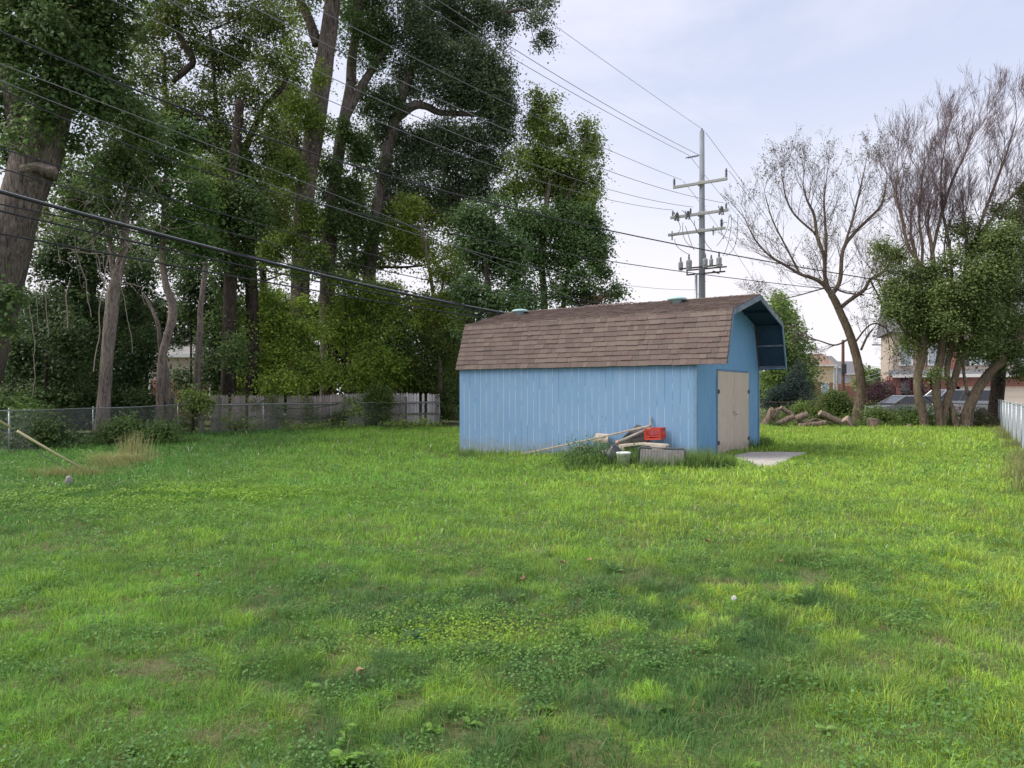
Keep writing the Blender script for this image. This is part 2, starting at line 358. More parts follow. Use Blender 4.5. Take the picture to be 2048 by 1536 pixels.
# thatch: dry straw lying in the thin patches
x, y = scatter(2.4, 9, 60000); k = rng.random(len(x)) < (.03+.9*sstep((fbm(x*3.4+2, y*3.4, 61)-.67)/.06)); x, y = x[k], y[k]; n = len(x)
c = lerp((.24, .19, .11), (.42, .35, .22), rng.random(n))
th = blades('dry_thatch', x, y, rng.uniform(.03, .10, n), rng.uniform(.002, .0045, n), rng.uniform(0, 2*PI, n), rng.uniform(1.0, 1.45, n), c, tipcol=1)
tag(th, 'straw coloured dead grass lying in thin spots of the lawn', 'dead grass', kind='stuff')

# ================================================================== SHED
M_blue = mat('blue_siding_paint', (.175, .31, .49), .7, (.20, .335, .515), 3, 6, .15, 70, spec=.25, stretch=(1, 1, .3))
M_blue_gable = mat('blue_gable_paint', (.14, .33, .56), .65, (.18, .37, .58), 5, 6, .1, 70, spec=.25, stretch=(1, 1, .25))
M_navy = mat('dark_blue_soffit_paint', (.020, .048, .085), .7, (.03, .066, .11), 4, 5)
M_chip = mat('chipped_groove_paint', (.62, .71, .77), .8, (.12, .23, .34), 7, 5, stretch=(3, 3, .35), lo=.50, hi=.64)
M_groove = mat('dark_groove_paint', (.10, .2, .32), .8)  # dark blue backing that shows through the board gaps
M_grey_trim = mat('weathered_trim', (.27, .30, .34), .85, (.13, .17, .22), 4, 6, .2, 40)
M_trim_blue = mat('blue_trim_paint', (.13, .24, .36), .7, (.2, .3, .4), 6, 5)
M_tan = mat('tan_door_panel', (.60, .51, .43), .75, (.52, .44, .36), 9, 7, .25, 45, stretch=(1, 1, .35))
M_dark_metal = mat('dark_rusty_metal', (.07, .06, .055), .6, (.14, .08, .05), 20, 4, metal=.5)
M_steel = mat('steel', (.5, .5, .5), .35, metal=.9)
for m_, c_ in ((M_blue, (.24, .25, .22)), (M_blue_gable, (.15, .2, .22)), (M_tan, (.25, .20, .15))):       # mud splashed up from the ground, and scuffs
    t_ = m_.node_tree; n_ = t_.nodes.new; l_ = t_.links.new; b_ = t_.nodes['Principled BSDF']; src = b_.inputs['Base Color'].links[0].from_socket
    g_ = n_('ShaderNodeNewGeometry'); sx = n_('ShaderNodeSeparateXYZ'); l_(g_.outputs['Position'], sx.inputs[0])
    nn_ = n_('ShaderNodeTexNoise'); nn_.inputs['Scale'].default_value = 6; nn_.inputs['Detail'].default_value = 8; l_(g_.outputs['Position'], nn_.inputs[0])
    r1_ = n_('ShaderNodeMapRange'); r1_.inputs['From Min'].default_value = .55; r1_.inputs['From Max'].default_value = -.05; l_(sx.outputs['Z'], r1_.inputs['Value'])
    ml_ = n_('ShaderNodeMath'); ml_.operation = 'MULTIPLY'; l_(r1_.outputs[0], ml_.inputs[0]); l_(nn_.outputs['Fac'], ml_.inputs[1])
    r2_ = n_('ShaderNodeMapRange'); r2_.inputs['From Min'].default_value = .16; r2_.inputs['From Max'].default_value = .5; r2_.inputs['To Max'].default_value = .75; l_(ml_.outputs[0], r2_.inputs['Value'])
    n2_ = n_('ShaderNodeTexNoise'); n2_.inputs['Scale'].default_value = 1.1; n2_.inputs['Detail'].default_value = 9; n2_.inputs['Roughness'].default_value = .7; l_(g_.outputs['Position'], n2_.inputs[0])
    r3_ = n_('ShaderNodeMapRange'); r3_.inputs['From Min'].default_value = .52; r3_.inputs['From Max'].default_value = .75; r3_.inputs['To Max'].default_value = .14; l_(n2_.outputs['Fac'], r3_.inputs['Value'])
    mxx = n_('ShaderNodeMath'); mxx.operation = 'MAXIMUM'; l_(r2_.outputs[0], mxx.inputs[0]); l_(r3_.outputs[0], mxx.inputs[1])
    mm_ = n_('ShaderNodeMix'); mm_.data_type = 'RGBA'; mm_.inputs['B'].default_value = (*c_, 1); l_(src, mm_.inputs['A']); l_(mxx.outputs[0], mm_.inputs['Factor']); l_(mm_.outputs['Result'], b_.inputs['Base Color'])
shed = empty('storage_shed', SH, SA, 'blue gambrel roofed storage shed with brown shingles and tan double doors', 'shed')
PROF = [(-.07, 2.29), (.36, 3.57), (2.5, 4.13), (4.64, 3.57), (5.07, 2.29)]
def rz_at(y): return float(np.interp(y, [p[0] for p in PROF], [p[1] for p in PROF]))
XF, XB = .76, -SL-.08
# long near wall: planks with grooves
mb = MB(); s_ = .2; k = 0; xx = 0.0
while xx > -SL+.01:
    x1 = max(xx-s_, -SL); mb.prism([(xx-.003, -.0), (x1+.003, -.0), (x1+.003, .03), (xx-.003, .03)], -.35, 2.36, 'z'); xx = x1
mb.build('side_wall', M_blue, shed)
mb = MB()
for i in range(1, 36):
    xx = -i*.2; a = -.006 if (i*7) % 5 > 1 else .004
    z0 = random.choice([-.3, -.3, random.uniform(0, 1.2)]); z1 = random.choice([2.33, 2.33, random.uniform(1.2, 2.2)])
    mb.box((xx+.0035, .0035, (z0+z1)/2), (.0075, .01, z1-z0))
mb.build('groove_line', M_chip, shed)
mb = MB(); mb.box((-SL/2, .05, 1.0), (SL-.02, .035, 2.7)); mb.build('wall_backing', M_groove, shed)
mb = MB(); mb.box((-SL/2, SW-.02, 1.0), (SL-.02, .04, 2.7)); mb.prism([(.03, -.35), (SW-.03, -.35), (SW-.03, 2.3), (4.6, 3.5), (2.5, 4.07), (.4, 3.5), (.03, 2.3)], -SL+.005, -SL+.04)
mb.build('rear_wall', M_blue, shed)
# gable wall: narrow boards, doors' opening left as a dark reveal
DY0, DY1, DZ = 1.44, 3.95, 2.15
mb = MB(); yy = 0.035
while yy < SW-.01:
    y1 = min(yy+.1, SW); zt = min(rz_at(yy+.004), rz_at(y1-.004))-.035
    zb = -.35
    if yy+.05 > DY0-.02 and yy+.05 < DY1+.02: zb = DZ+.04
    za = rz_at(yy+.003)-.04; zc = rz_at(y1-.003)-.04
    mb.prism([(yy+.003, zb), (y1-.003, zb), (y1-.003, zc), (yy+.003, za)], -.02, .0); yy = y1
mb.build('gable_wall', M_blue_gable, shed)
mb = MB(); mb.prism([(.07, -.3), (SW-.05, -.3), (SW-.05, 2.25), (4.58, 3.48), (2.5, 4.02), (.42, 3.48), (.07, 2.25)], -.06, -.024); mb.build('wall_backing', M_groove, shed)
mb = MB(); mb.box((-.03, .012, 1.0), (.074, .03, 2.7)); mb.box((.012, -.004, 1.0), (.024, .06, 2.66)); mb.build('corner_trim', M_trim_blue, shed)
mb = MB(); mb.box((.012, 4.96, 1.0), (.024, .09, 2.6)); mb.build('corner_trim', M_trim_blue, shed)
# roof deck (underside seen under the front overhang)
def slope_off(i, d):     # offset profile segment i outward by d
    (a, b), (c, e) = PROF[i], PROF[i+1]; L = math.hypot(c-a, e-b); n = (-(e-b)/L, (c-a)/L)
    return (a+n[0]*d, b+n[1]*d), (c+n[0]*d, e+n[1]*d)
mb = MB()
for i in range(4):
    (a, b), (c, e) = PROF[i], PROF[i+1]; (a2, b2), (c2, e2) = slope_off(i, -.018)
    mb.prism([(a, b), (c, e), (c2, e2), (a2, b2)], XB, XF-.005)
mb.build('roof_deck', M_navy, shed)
# shingles: every tab a thin wedge
def shingles(i, nrow, parent):
    (a, b), (c, e) = PROF[i], PROF[i+1]; flip = i >= 2
    if flip: a, b, c, e = c, e, a, b                 # run from the low edge to the high edge
    L = math.hypot(c-a, e-b); u = np.array([(c-a)/L, (e-b)/L]); n = np.array([-u[1], u[0]]);
    if flip: n = -n
    if n[1] < 0: n = -n
    V = []; Fq = []; Cc = []; step = L/nrow
    low = .03 if i in (0, 3) else 0.0
    for r in range(nrow):
        x = XB; s0 = r*step-(low if r == 0 else .012); s1 = (r+1)*step+.02
        if r == nrow-1: s1 = L+.004
        while x < XF:
            wd = random.choice([.13, .18, .24, .3, .34]); x1 = min(x+wd, XF); th = random.choice([.018, .018, .024, .028]); dz = random.uniform(0, .012)
            if XF-x1 < .05: x1 = XF
            base = random.choice([(.162, .125, .112), (.172, .135, .119), (.152, .115, .104), (.183, .145, .124), (.138, .106, .096), (.162, .119, .107)])
            k0 = len(V); ws = .006*math.sin(x*1.3+r*.7)
            for (xa, s_, t) in [(x+.002, s0-dz, th+.004), (x1-.002, s0-dz, th+.004), (x1-.002, s1, .003), (x+.002, s1, .003), (x+.002, s0-dz, .0015), (x1-.002, s0-dz, .0015), (x1-.002, s1, .0005), (x+.002, s1, .0005)]:
                q = np.array([a, b])+u*s_+n*(t+.0+abs(ws)*.3); V.append((xa, q[0], q[1])); Cc.append(base)
            Fq += [(k0, k0+1, k0+2, k0+3), (k0, k0+4, k0+5, k0+1), (k0, k0+3, k0+7, k0+4), (k0+1, k0+5, k0+6, k0+2)]; x = x1
    raw_mesh('roof_shingles', np.array(V), np.array(Fq), M_shingle, parent, np.array(Cc))
for i, nr in enumerate([10, 16, 16, 10]): shingles(i, nr, shed)
# break and ridge caps
for (yc, zc, wdt, tl, nm) in [(2.5, 4.15, .14, 0, 'ridge_cap'), (.36, 3.588, .05, 1, 'break_cap')]:
    V = []; Fq = []; Cc = []; x = XB; 
    while x < XF-.02:
        x1 = min(x+.145, XF); base = random.choice([(.165, .125, .11), (.185, .145, .125), (.13, .1, .092)]); k0 = len(V); lift = random.uniform(.012, .03)
        if tl == 0 and -4.4 < x < -2.9: lift += .03
        for xa, up in [(x, lift), (x1+.01, .006)]:
            for dy in (-1, 0, 1):
                dz = -abs(dy)*wdt*(.26 if tl == 0 else (1.0 if dy < 0 else .1))
                V.append((xa, yc+dy*wdt*(1 if not (tl and dy < 0) else .45), zc+dz+up)); Cc.append(base)
        Fq += [(k0, k0+1, k0+4, k0+3), (k0+1, k0+2, k0+5, k0+4)]; x = x1
    raw_mesh(nm, np.array(V), np.array(Fq), M_shingle, shed, np.array(Cc))
# rake boards at the front edge
def rake(i, width, mat_, name, x0, th=.03, cut0=0, cut1=0):
    (a, b), (c, e) = PROF[i], PROF[i+1]; L = math.hypot(c-a, e-b); u = ((c-a)/L, (e-b)/L); n = (-u[1], u[0])
    q = lambda s, d: (a+u[0]*s+n[0]*d, b+u[1]*s+n[1]*d)
    mb = MB(); mb.prism([q(cut0, .0), q(L-cut1, .0), q(L-cut1-(.0), -width), q(cut0, -width)], x0, x0+th); return mb.build(name, mat_, shed)
rake(1, .13, M_grey_trim, 'rake_board', XF, cut1=.012); rake(2, .13, M_grey_trim, 'rake_board', XF, cut0=.012)
rake(0, .06, M_trim_blue, 'rake_board', XF, cut1=.05); rake(3, .075, M_trim_blue, 'rake_board', XF, cut0=.05)
mb = MB()
for i in range(4):
    (a, b), (c, e) = slope_off(i, .020); (a2, b2), (c2, e2) = slope_off(i, .0)
    mb.prism([(a, b), (c, e), (c2, e2), (a2, b2)], XF, XF+.02)
mb.build('drip_edge', mat('black_drip_edge', (.03, .03, .035), .5), shed)
# overhang framing
mb = MB(); mb.box((XF/2, 4.98, 2.285), (XF, .14, .03)); mb.build('eave_trim', M_trim_blue, shed); mb = MB(); mb.box((XF/2, -.01, 2.305), (XF, .09, .025)); mb.build('eave_trim', M_trim_blue, shed)
def under(i, t, x0, x1, wd, th, name, m):
    (a, b), (c, e) = PROF[i], PROF[i+1]; L = math.hypot(c-a, e-b); u = ((c-a)/L, (e-b)/L); n = (-u[1], u[0]); s = t*L
    q = lambda ss, d: (a+u[0]*ss+n[0]*d, b+u[1]*ss+n[1]*d)
    mb = MB(); mb.prism([q(s-wd/2, -.02), q(s+wd/2, -.02), q(s+wd/2, -.02-th), q(s-wd/2, -.02-th)], x0, x1); return mb.build(name, m, shed)
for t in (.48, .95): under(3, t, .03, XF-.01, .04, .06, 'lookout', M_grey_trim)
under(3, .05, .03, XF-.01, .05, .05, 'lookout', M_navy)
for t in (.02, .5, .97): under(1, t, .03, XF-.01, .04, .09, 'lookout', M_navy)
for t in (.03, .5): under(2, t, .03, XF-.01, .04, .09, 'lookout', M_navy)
under(3, .5, .004, .03, 1.3, .075, 'fly_rafter', mat('bare_brown_wood', (.13, .075, .055), .85, (.07, .05, .045), 8))
# doors
for k, (y0, y1) in enumerate([(DY0, 2.685), (2.705, DY1)]):
    d = MB(); d.box((.018, (y0+y1)/2, (DZ-.06)/2+.0), (.03, y1-y0, DZ+.06-.02)); dr = d.build('door', M_tan, shed, bevel=.004)
    for z in (.32, 1.62):
        yy = y0+.05 if k == 0 else y1-.05
        h = MB(); h.box((.037, yy, z), (.006, .11, .09)); h.tube([(.042, yy-.055*(1 if k == 0 else -1), z-.06), (.042, yy-.055*(1 if k == 0 else -1), z+.06)], .009, 8); h.build('hinge', M_dark_metal, dr)
    yh = y1-.07 if k == 0 else y0+.07
    h = MB(); h.box((.036, yh, 1.05), (.006, .05, .10)); h.lathe([(.012, 0), (.012, .03), (.024, .04), (.024, .055), (.01, .062)], (.037, yh, 1.08 if k == 0 else 1.02), 12, Matrix.Rotation(PI/2, 3, 'Y'))
    h.build('handle', M_steel, dr)
mb = MB(); mb.box((.013, (DY0+DY1)/2, DZ+.012), (.026, DY1-DY0+.1, .035)); mb.box((.013, DY0-.024, 1.0), (.026, .04, DZ*.98)); mb.box((.013, DY1+.024, 1.0), (.026, .04, DZ*.98))
mb.build('door_frame', M_trim_blue, shed)
# roof vents
M_vent = mat('pale_green_vent', (.42, .62, .60), .5, (.36, .55, .55), 6)
for xv, yv in [(-6.35, 1.95), (-1.3, 2.02)]:
    z = rz_at(yv)+.02; v = MB()
    v.lathe([(.14, -.06), (.13, .06), (.26, .065), (.27, .085), (.23, .12), (.14, .145), (.04, .155)], (xv, yv, z), 24); v.build('roof_vent', M_vent, shed, smooth=True)

# ================================================================== THINGS AGAINST THE SHED
def gpt(px, py, z=0.0):
    Y = (EYE-z)*F/(py-HY); return Vector(((px-CX)/F*Y, Y, z))
WallX = lambda px, off: None
def wallpt(px, py, off=0.0):          # point on the plane 'off' metres in front of the long wall
    # plane: local y = -off
    rx = (px-CX)/F; dx0 = -SH.x; dy0 = -SH.y
    t = (-off-(dx0*.568+dy0*.823))/(rx*.568+.823)
    return Vector((rx*t, t, EYE+(HY-py)/F*t))
SR = Matrix.Rotation(SA, 3, 'Z')
M_oldwood = mat('old_grey_lumber', (.44, .38, .31), .85, (.26, .2, .15), 10, 6, .2, 50)
M_red = mat('red_plastic', (.62, .05, .03), .5, (.42, .06, .04), 9, 6, spec=.4)
M_blackpl = mat('black_plastic', (.035, .035, .04), .45, (.06, .06, .065), 8, spec=.5)
M_greypl = mat('grey_plastic_lid', (.24, .22, .225), .6, (.18, .165, .17), 9, 5, .2, 60)
M_cream = mat('cream_plastic', (.56, .50, .42), .55, (.45, .38, .31), 7)
M_white = mat('scuffed_white_plastic', (.78, .79, .78), .5, (.40, .39, .36), 9, 6, lo=.5, hi=.7)
M_pink = mat('faded_pinkish_board', (.62, .53, .49), .8, (.5, .42, .38), 8)
M_rubber = mat('dark_rubber_sheet', (.07, .065, .065), .7, (.13, .12, .12), 8)
def plank(name, a, b, wd, th, m, label, cat, up=(0, 0, 1), cap=False):
    a, b = Vector(a), Vector(b); d = (b-a); L = d.length; d.normalize(); s = d.cross(Vector(up)).normalized(); u = s.cross(d)
    M = Matrix((d, s, u)).transposed(); mb = MB(); nn = 8
    for i in range(nn):
        c = a+d*(L*(i+.5)/nn)-Vector((0, 0, .012*math.sin(PI*(i+.5)/nn)*L/3)); mb.box(c, (L/nn+.004, wd, th), M)
    o = mb.build(name, m, bevel=.003); return tag(o, label, cat)
plank('lumber', wallpt(1030, 911, .35), wallpt(1301, 851, .30), .14, .03, M_oldwood, 'long warped board sloping up from the grass onto the junk pile', 'board', up=(.3, -.4, 1))
a = wallpt(1300, 868, .16); b = wallpt(1302, 834, .03); mb = MB(); mb.tube([a, b], [.022, .018], 8); tag(mb.build('broken_stick', M_oldwood), 'short pale stick standing upright behind the red crate', 'stick')
a = wallpt(1236, 884, .45); b = wallpt(1296, 858, .32); mb = MB(); mb.tube([a, b], [.034, .034], 14)
pipe = mb.build('plastic_pipe', mat('grey_pipe', (.36, .35, .34), .5, (.28, .26, .24), 8), smooth=True); tag(pipe, 'thick grey pipe leaning under the long board towards the red crate', 'pipe')
M_salmon = mat('salmon_plastic', (.6, .3, .24), .6)
mb = MB(); mb.tube([b, b+(b-a).normalized()*.08], [.05, .05], 14); mb.build('pipe_collar', M_salmon, pipe); mb = MB(); mb.tube([a-(b-a).normalized()*.05, a+(b-a).normalized()*.02], [.045, .045], 14); mb.build('pipe_collar', M_salmon, pipe)
# dark sheet propped behind the pipe
def panel(name, pts, th, m, label, cat, bevel=.006):
    pts = [Vector(p) for p in pts]; n = (pts[1]-pts[0]).cross(pts[2]-pts[0]).normalized()*th; mb = MB(); k = len(pts)
    mb.face(pts); mb.face([p+n for p in reversed(pts)])
    for i in range(k): j = (i+1) % k; mb.face([pts[j], pts[i], pts[i]+n, pts[j]+n])
    o = mb.build(name, m, bevel=bevel); return tag(o, label, cat)
panel('rubber_mat', [wallpt(1225, 898, .30), wallpt(1243, 881, .28), wallpt(1275, 851, .10), wallpt(1284, 853, .08), wallpt(1300, 882, .16), wallpt(1262, 900, .28)], .03, M_rubber, 'dark folded rubber mat leaning on the wall behind the grey pipe', 'mat')
panel('faded_panel', [wallpt(1184, 886, .22), wallpt(1192, 866, .14), wallpt(1217, 868, .12), wallpt(1216, 886, .2)], .025, M_pink, 'faded pinkish flat panel propped on the wall behind the long board', 'panel')
# milk crate
crate = empty('milk_crate', wallpt(1291, 880, .42), SA+.08, 'red plastic milk crate tipped on top of the junk pile', 'crate')
cw, cd, ch = .38, .32, .27; mb = MB()
for (cx_, cy_) in [(0, 0), (cw, 0), (0, cd), (cw, cd)]: mb.box((cx_, cy_, ch/2), (.03, .03, ch))
for z, hh in [(.02, .04), (ch-.025, .05), (ch*.30, .022)]:
    mb.box((cw/2, -.002, z), (cw-.02, .016, hh)); mb.box((cw/2, cd+.002, z), (cw-.02, .016, hh)); mb.box((-.002, cd/2, z), (.016, cd-.02, hh)); mb.box((cw+.002, cd/2, z), (.016, cd-.02, hh))
for k in range(9):
    t = .05+k*(cw-.1)/8
    for yy in (-.004, cd+.004):
        if .10 < t < .28: mb.tube([(t-.05, yy, ch*.32), (t+.05, yy, ch*.86)], .006, 4)
        else: mb.box((t, yy, ch/2), (.012, .01, ch-.05))
for k in range(9):
    t = .05+k*(cw-.1)/8
    if .1 < t < .34: mb.tube([(t+.05, -.006, ch*.32), (t-.05, -.006, ch*.86)], .005, 4)
for k in range(7):
    t = .04+k*(cd-.08)/6
    for xx in (-.004, cw+.004): mb.box((xx, t, ch/2), (.01, .012, ch-.05))
for k in range(8): mb.box((.03+k*(cw-.06)/7, cd/2, .008), (.02, cd-.02, .012))
mb.build('crate_basket', M_red, crate); crate.rotation_euler = (.05, -.05, SA+.05)
# cream beam under the crate
bm_ = empty('plastic_bracket', wallpt(1236, 897, .62), SA, 'cream moulded plastic beam with a bent leg under the red crate', 'plastic beam')
mb = MB(); mb.prism([(0, .02), (.09, -.10), (.15, -.10), (.16, .04), (.55, .10), (.85, .09), (.9, .0), (1.22, .03), (1.25, .12), (1.2, .15), (.6, .165), (.02, .10)], 0, .22, 'y'); mb.build('beam_body', M_cream, bm_, bevel=.012)
# grey bin lid standing on its edge
lid = empty('storage_bin', gpt(1274, 935), SA+.02, 'dark grey plastic bin lid standing on its long side in the grass', 'bin lid')
mb = MB(); mb.box((.5, .1, .21), (1.02, .05, .40)); mb.build('lid_panel', M_greypl, lid, bevel=.02)
mb = MB(); mb.tube([(0, .07, .0), (.0, .07, .40), (.03, .07, .44), (.99, .07, .44), (1.03, .07, .40), (1.03, .07, .0)], .017, 8); mb.build('lid_rim', M_blackpl, lid, smooth=True)
mb = MB(); 
for k in range(14): mb.box((.07+k*.066, .072, .27), (.012, .008, .25))
mb.build('lid_rib', M_greypl, lid)
for k in range(4): mb = MB(); mb.box((.14+k*.24, .068, .115), (.12, .012, .02)); mb.build('lid_slot', M_blackpl, lid)
lid.rotation_euler = (-.12, 0, SA+.02)
# bucket
bk = empty('bucket', gpt(1247, 932), .3, 'scuffed white bucket half sunk in grass beside the grey bin lid', 'bucket')
mb = MB(); mb.lathe([(.125, -.03), (.15, .26), (.156, .262), (.16, .30), (.15, .305), (.145, .27), (.12, .0)], n=28); mb.build('bucket_shell', M_white, bk, smooth=True)
mb = MB(); mb.tube([(.16*math.cos(t), .16*math.sin(t)*.4-.12, .25-.13*math.sin(t)) for t in np.linspace(0, PI, 14)], .004, 6); mb.build('handle', M_steel, bk)
# sagging black bags / bins
def lump(name, c, r, m, label, cat, seed, amp=.18, sub=3):
    import bmesh
    bm = bmesh.new(); bmesh.ops.create_icosphere(bm, subdivisions=sub, radius=1)
    rr = random.Random(seed); ph = [rr.uniform(0, 6) for _ in range(6)]
    for v in bm.verts:
        p = v.co; f = 1+amp*(math.sin(p.x*3.1+ph[0])*math.sin(p.y*2.7+ph[1])+.6*math.sin(p.z*5+ph[2]+p.x*3)+.35*math.sin(p.x*9+ph[3])*math.sin(p.z*8+ph[4]))
        v.co = Vector((p.x*r[0]*f, p.y*r[1]*f, max(p.z*r[2]*f, -r[2]*.55)))
    me = bpy.data.meshes.new(name); bm.to_mesh(me); bm.free(); me.materials.append(m)
    for p in me.polygons: p.use_smooth = True
    o = link(name, me); o.location = c; return tag(o, label, cat)
M_bag = mat('black_bag', (.03, .032, .036), .38, (.055, .055, .06), 6, 5, .5, 14, spec=.6)
c = gpt(1225, 921, .1); lump('garbage_bag', (c.x, c.y+.15, .17), (.24, .22, .25), M_bag, 'slumped black plastic bag between the bucket and the weeds', 'bag', 3)
c = gpt(1185, 918, .1); lump('garbage_bag', (c.x, c.y+.25, .10), (.3, .2, .13), M_bag, 'low flattened dark bag buried in weeds under the long board', 'bag', 5)
bn = empty('plastic_tub', gpt(1146, 922), SA+.15, 'black ribbed tub lying in weeds left of the junk pile', 'tub')
mb = MB(); mb.prism([(0, .0), (.42, 0), (.37, .33), (.08, .34)], 0, .03, 'y'); mb.prism([(0, .0), (.42, 0), (.37, .33), (.08, .34)], .32, .35, 'y'); mb.box((.04, .175, .17), (.03, .29, .33), Matrix.Rotation(.22, 3, 'Y')); mb.box((.39, .175, .16), (.03, .29, .32), Matrix.Rotation(-.14, 3, 'Y')); mb.box((.22, .175, .03), (.36, .29, .03)); mb.build('tub_body', M_blackpl, bn)
mb = MB()
for k in range(5): mb.tube([(.06+.07*k, -.01, .02), (.10+.055*k, -.01, .32)], .008, 5)
mb.tube([(.06, -.012, .34), (.39, -.012, .33)], .014, 6); mb.build('tub_rim', M_greypl, bn)
rk = lambda nm, c, r, lab, seed: lump(nm, c, r, mat('rock_'+nm, (.30, .28, .27), .9, (.3, .28, .26), 12, 5, .4, 40), lab, 'stone', seed, .32, 2)
c = wallpt(1243, 902, .62); rk('small_stone', (c.x, c.y, c.z), (.06, .05, .05), 'small pale round stone wedged above the white bucket', 9)
c = wallpt(1230, 905, .3); mb = MB(); mb.box((c.x+.25, c.y-.1, .14), (.42, .28, .30), SR); tag(mb.build('cinder_block', mat('dark_block', (.2, .17, .16), .95, (.12, .1, .1), 9, 5, .3, 50), bevel=.01), 'dark masonry block supporting the cream beam behind the lid', 'block')  # dark grey-brown masonry colour
c = gpt(137, 972, gzf(-9, 14)); rk('field_stone', (c.x, c.y, c.z+.07), (.065, .045, .115), 'lone grey upright stone in clover near the slanted yellow guard', 12)

# dry leaves
LEAFL = ['fallen brown leaf on the lawn straight below the junk pile', 'pale fallen leaf farthest right on the open lawn', 'small fallen leaf farthest left on the open lawn', 'fallen brown leaf nearest the camera, left of centre',
 'dark brown fallen leaf near the middle of the lawn', 'fallen leaf just behind the sprawling coarse grass clump', 'fallen leaf midway between the dandelion and the shed pad', 'tiny fallen leaf beside the coarse grass clump, to its left']
M_dry = mat('dry_leaf', (.30, .17, .10), .8, (.42, .3, .2), 30)
for i, (px, py) in enumerate([(1415, 1078), (1613, 1085), (395, 1127), (720, 1302), (1048, 1132), (1126, 1108), (1560, 1120), (1180, 1104)]):
    c = gpt(px, py, .03); mb = MB(); pts = []
    for t in np.linspace(0, 2*PI, 11)[:-1]:
        r = .030*(1+.35*math.sin(t*5+i)); pts.append(Vector((r*math.cos(t), r*.8*math.sin(t), .012*math.sin(t*2+i)+.01)))
    for a_ in range(10): mb.face([Vector((0, 0, .0)), pts[a_], pts[(a_+1) % 10]])
    k0 = len(mb.v)
    for a_ in range(10): mb.face([Vector((0, 0, -.004)), pts[(a_+1) % 10]-Vector((0, 0, .004)), pts[a_]-Vector((0, 0, .004))])
    mb.tube([(0, 0, 0), (.04, .015, .01)], .0018, 4)
    o = mb.build('dry_leaf', M_dry); o.location = c; o.rotation_euler = (random.uniform(-.4, .4), random.uniform(-.4, .4), random.uniform(0, 6)); o.location.z = gzf(c.x, c.y)+.06
    tag(o, LEAFL[i], 'leaf', 'fallen leaves on the lawn')

# broad leaved weeds in the foreground
def weed(px, py, n, L, wd, hgt, col, name, label, cat='weed', upright=.5):
    c = gpt(px, py); c.z = gzf(c.x, c.y); V = []; Fq = []; C = []
    for i in range(n):
        az = i*2.4+random.uniform(-.3, .3); el = random.uniform(.25, .9)*upright*2; z0 = random.random()*hgt
        l = L*random.uniform(.6, 1.1); k0 = len(V); d = Vector((math.cos(az), math.sin(az), 0)); s = Vector((-d.y, d.x, 0))
        segs = [(0, .12), (.3, .8), (.6, 1), (.85, .6), (1, .03)]
        for t, ww in segs:
            q = d*(l*t*math.cos(el))+Vector((0, 0, z0+l*(t*math.sin(el)-.35*t*t))); ruf = .006*math.sin(t*20+i)
            V += [tuple(q-s*wd*ww/2+Vector((0, 0, ruf+.15*wd*ww))), tuple(q), tuple(q+s*wd*ww/2+Vector((0, 0, -ruf+.15*wd*ww)))]
            cc = np.array(col)*random.uniform(.8, 1.2); C += [cc*.95, cc*1.15, cc*.95]
        for t in range(4):
            a = k0+t*3; Fq += [(a, a+1, a+4, a+3), (a+1, a+2, a+5, a+4)]
    root = empty(name, c, 0, label, cat); raw_mesh('leaf_rosette', np.array(V), np.array(Fq), M_leaf, root, np.array(C), smooth=True)
    mb = MB(); mb.tube([(0, 0, -.02), (.004, 0, hgt*.6+.01), (0, .004, hgt+.02)], [.004, .003, .002], 5); mb.build('stem', M_stem, root)
M_stem = mat('green_stem', (.12, .2, .05), .7)
weed(690, 1475, 16, .10, .042, .07, (.20, .36, .06), 'broadleaf_weed', 'large bright green leafy weed in the bottom left foreground')
weed(865, 1412, 6, .10, .045, .02, (.22, .38, .07), 'broadleaf_weed', 'pale green ragged leaved weed beside the foreground thatch')
weed(690, 1430, 14, .07, .018, .10, (.17, .33, .05), 'broadleaf_weed', 'narrow leaved bright weed just behind the largest weed')
weed(1408, 1278, 9, .09, .022, .07, (.20, .36, .06), 'broadleaf_weed', 'upright bright weed between the two thin brown lawn patches')
weed(1590, 1310, 9, .10, .03, .03, (.17, .3, .06), 'broadleaf_weed', 'yellowish sprawling weed in the right foreground')
weed(940, 1335+75, 7, .08, .03, .03, (.17, .32, .06), 'broadleaf_weed', 'small leafy weed right of the pale ragged leaved weed')
weed(1290, 1310, 18, .13, .012, .02, (.10, .22, .06), 'grass_clump', 'dense dark tuft of coarse grass in the right foreground', 'grass clump')
weed(830, 1245, 40, .17, .010, .02, (.12, .24, .12), 'grass_clump', 'tall bluish tuft of arching grass in mid foreground', 'grass clump', .75)
weed(1225, 1125, 40, .22, .012, .02, (.13, .25, .08), 'grass_clump', 'sprawling coarse grass clump in the middle of the lawn', 'grass clump', .6)
weed(500, 1520, 26, .2, .010, .02, (.15, .28, .10), 'grass_clump', 'arching pale grass clump at the bottom edge', 'grass clump', .6)
weed(1265, 1195-70, 10, .08, .012, .02, (.10, .22, .06), 'grass_clump', 'small grass clump in front of the sprawling one', 'grass clump')
for (px, py, lab) in [(165, 1010, 'low bright green parsley like weed left near the shade'), (350, 1340, 'small round leaved weed among the left foreground grass'), (1700, 1340, 'broad leaved weed in the right foreground near dead stalks'), (1500, 1520, 'fleshy weed touching the bottom edge right of centre'), (1040, 1165, 'tiny yellow green weed beside a dark brown leaf')]:
    weed(px, py, 9, .07, .028, .03, (.16, .3, .05), 'broadleaf_weed', lab)
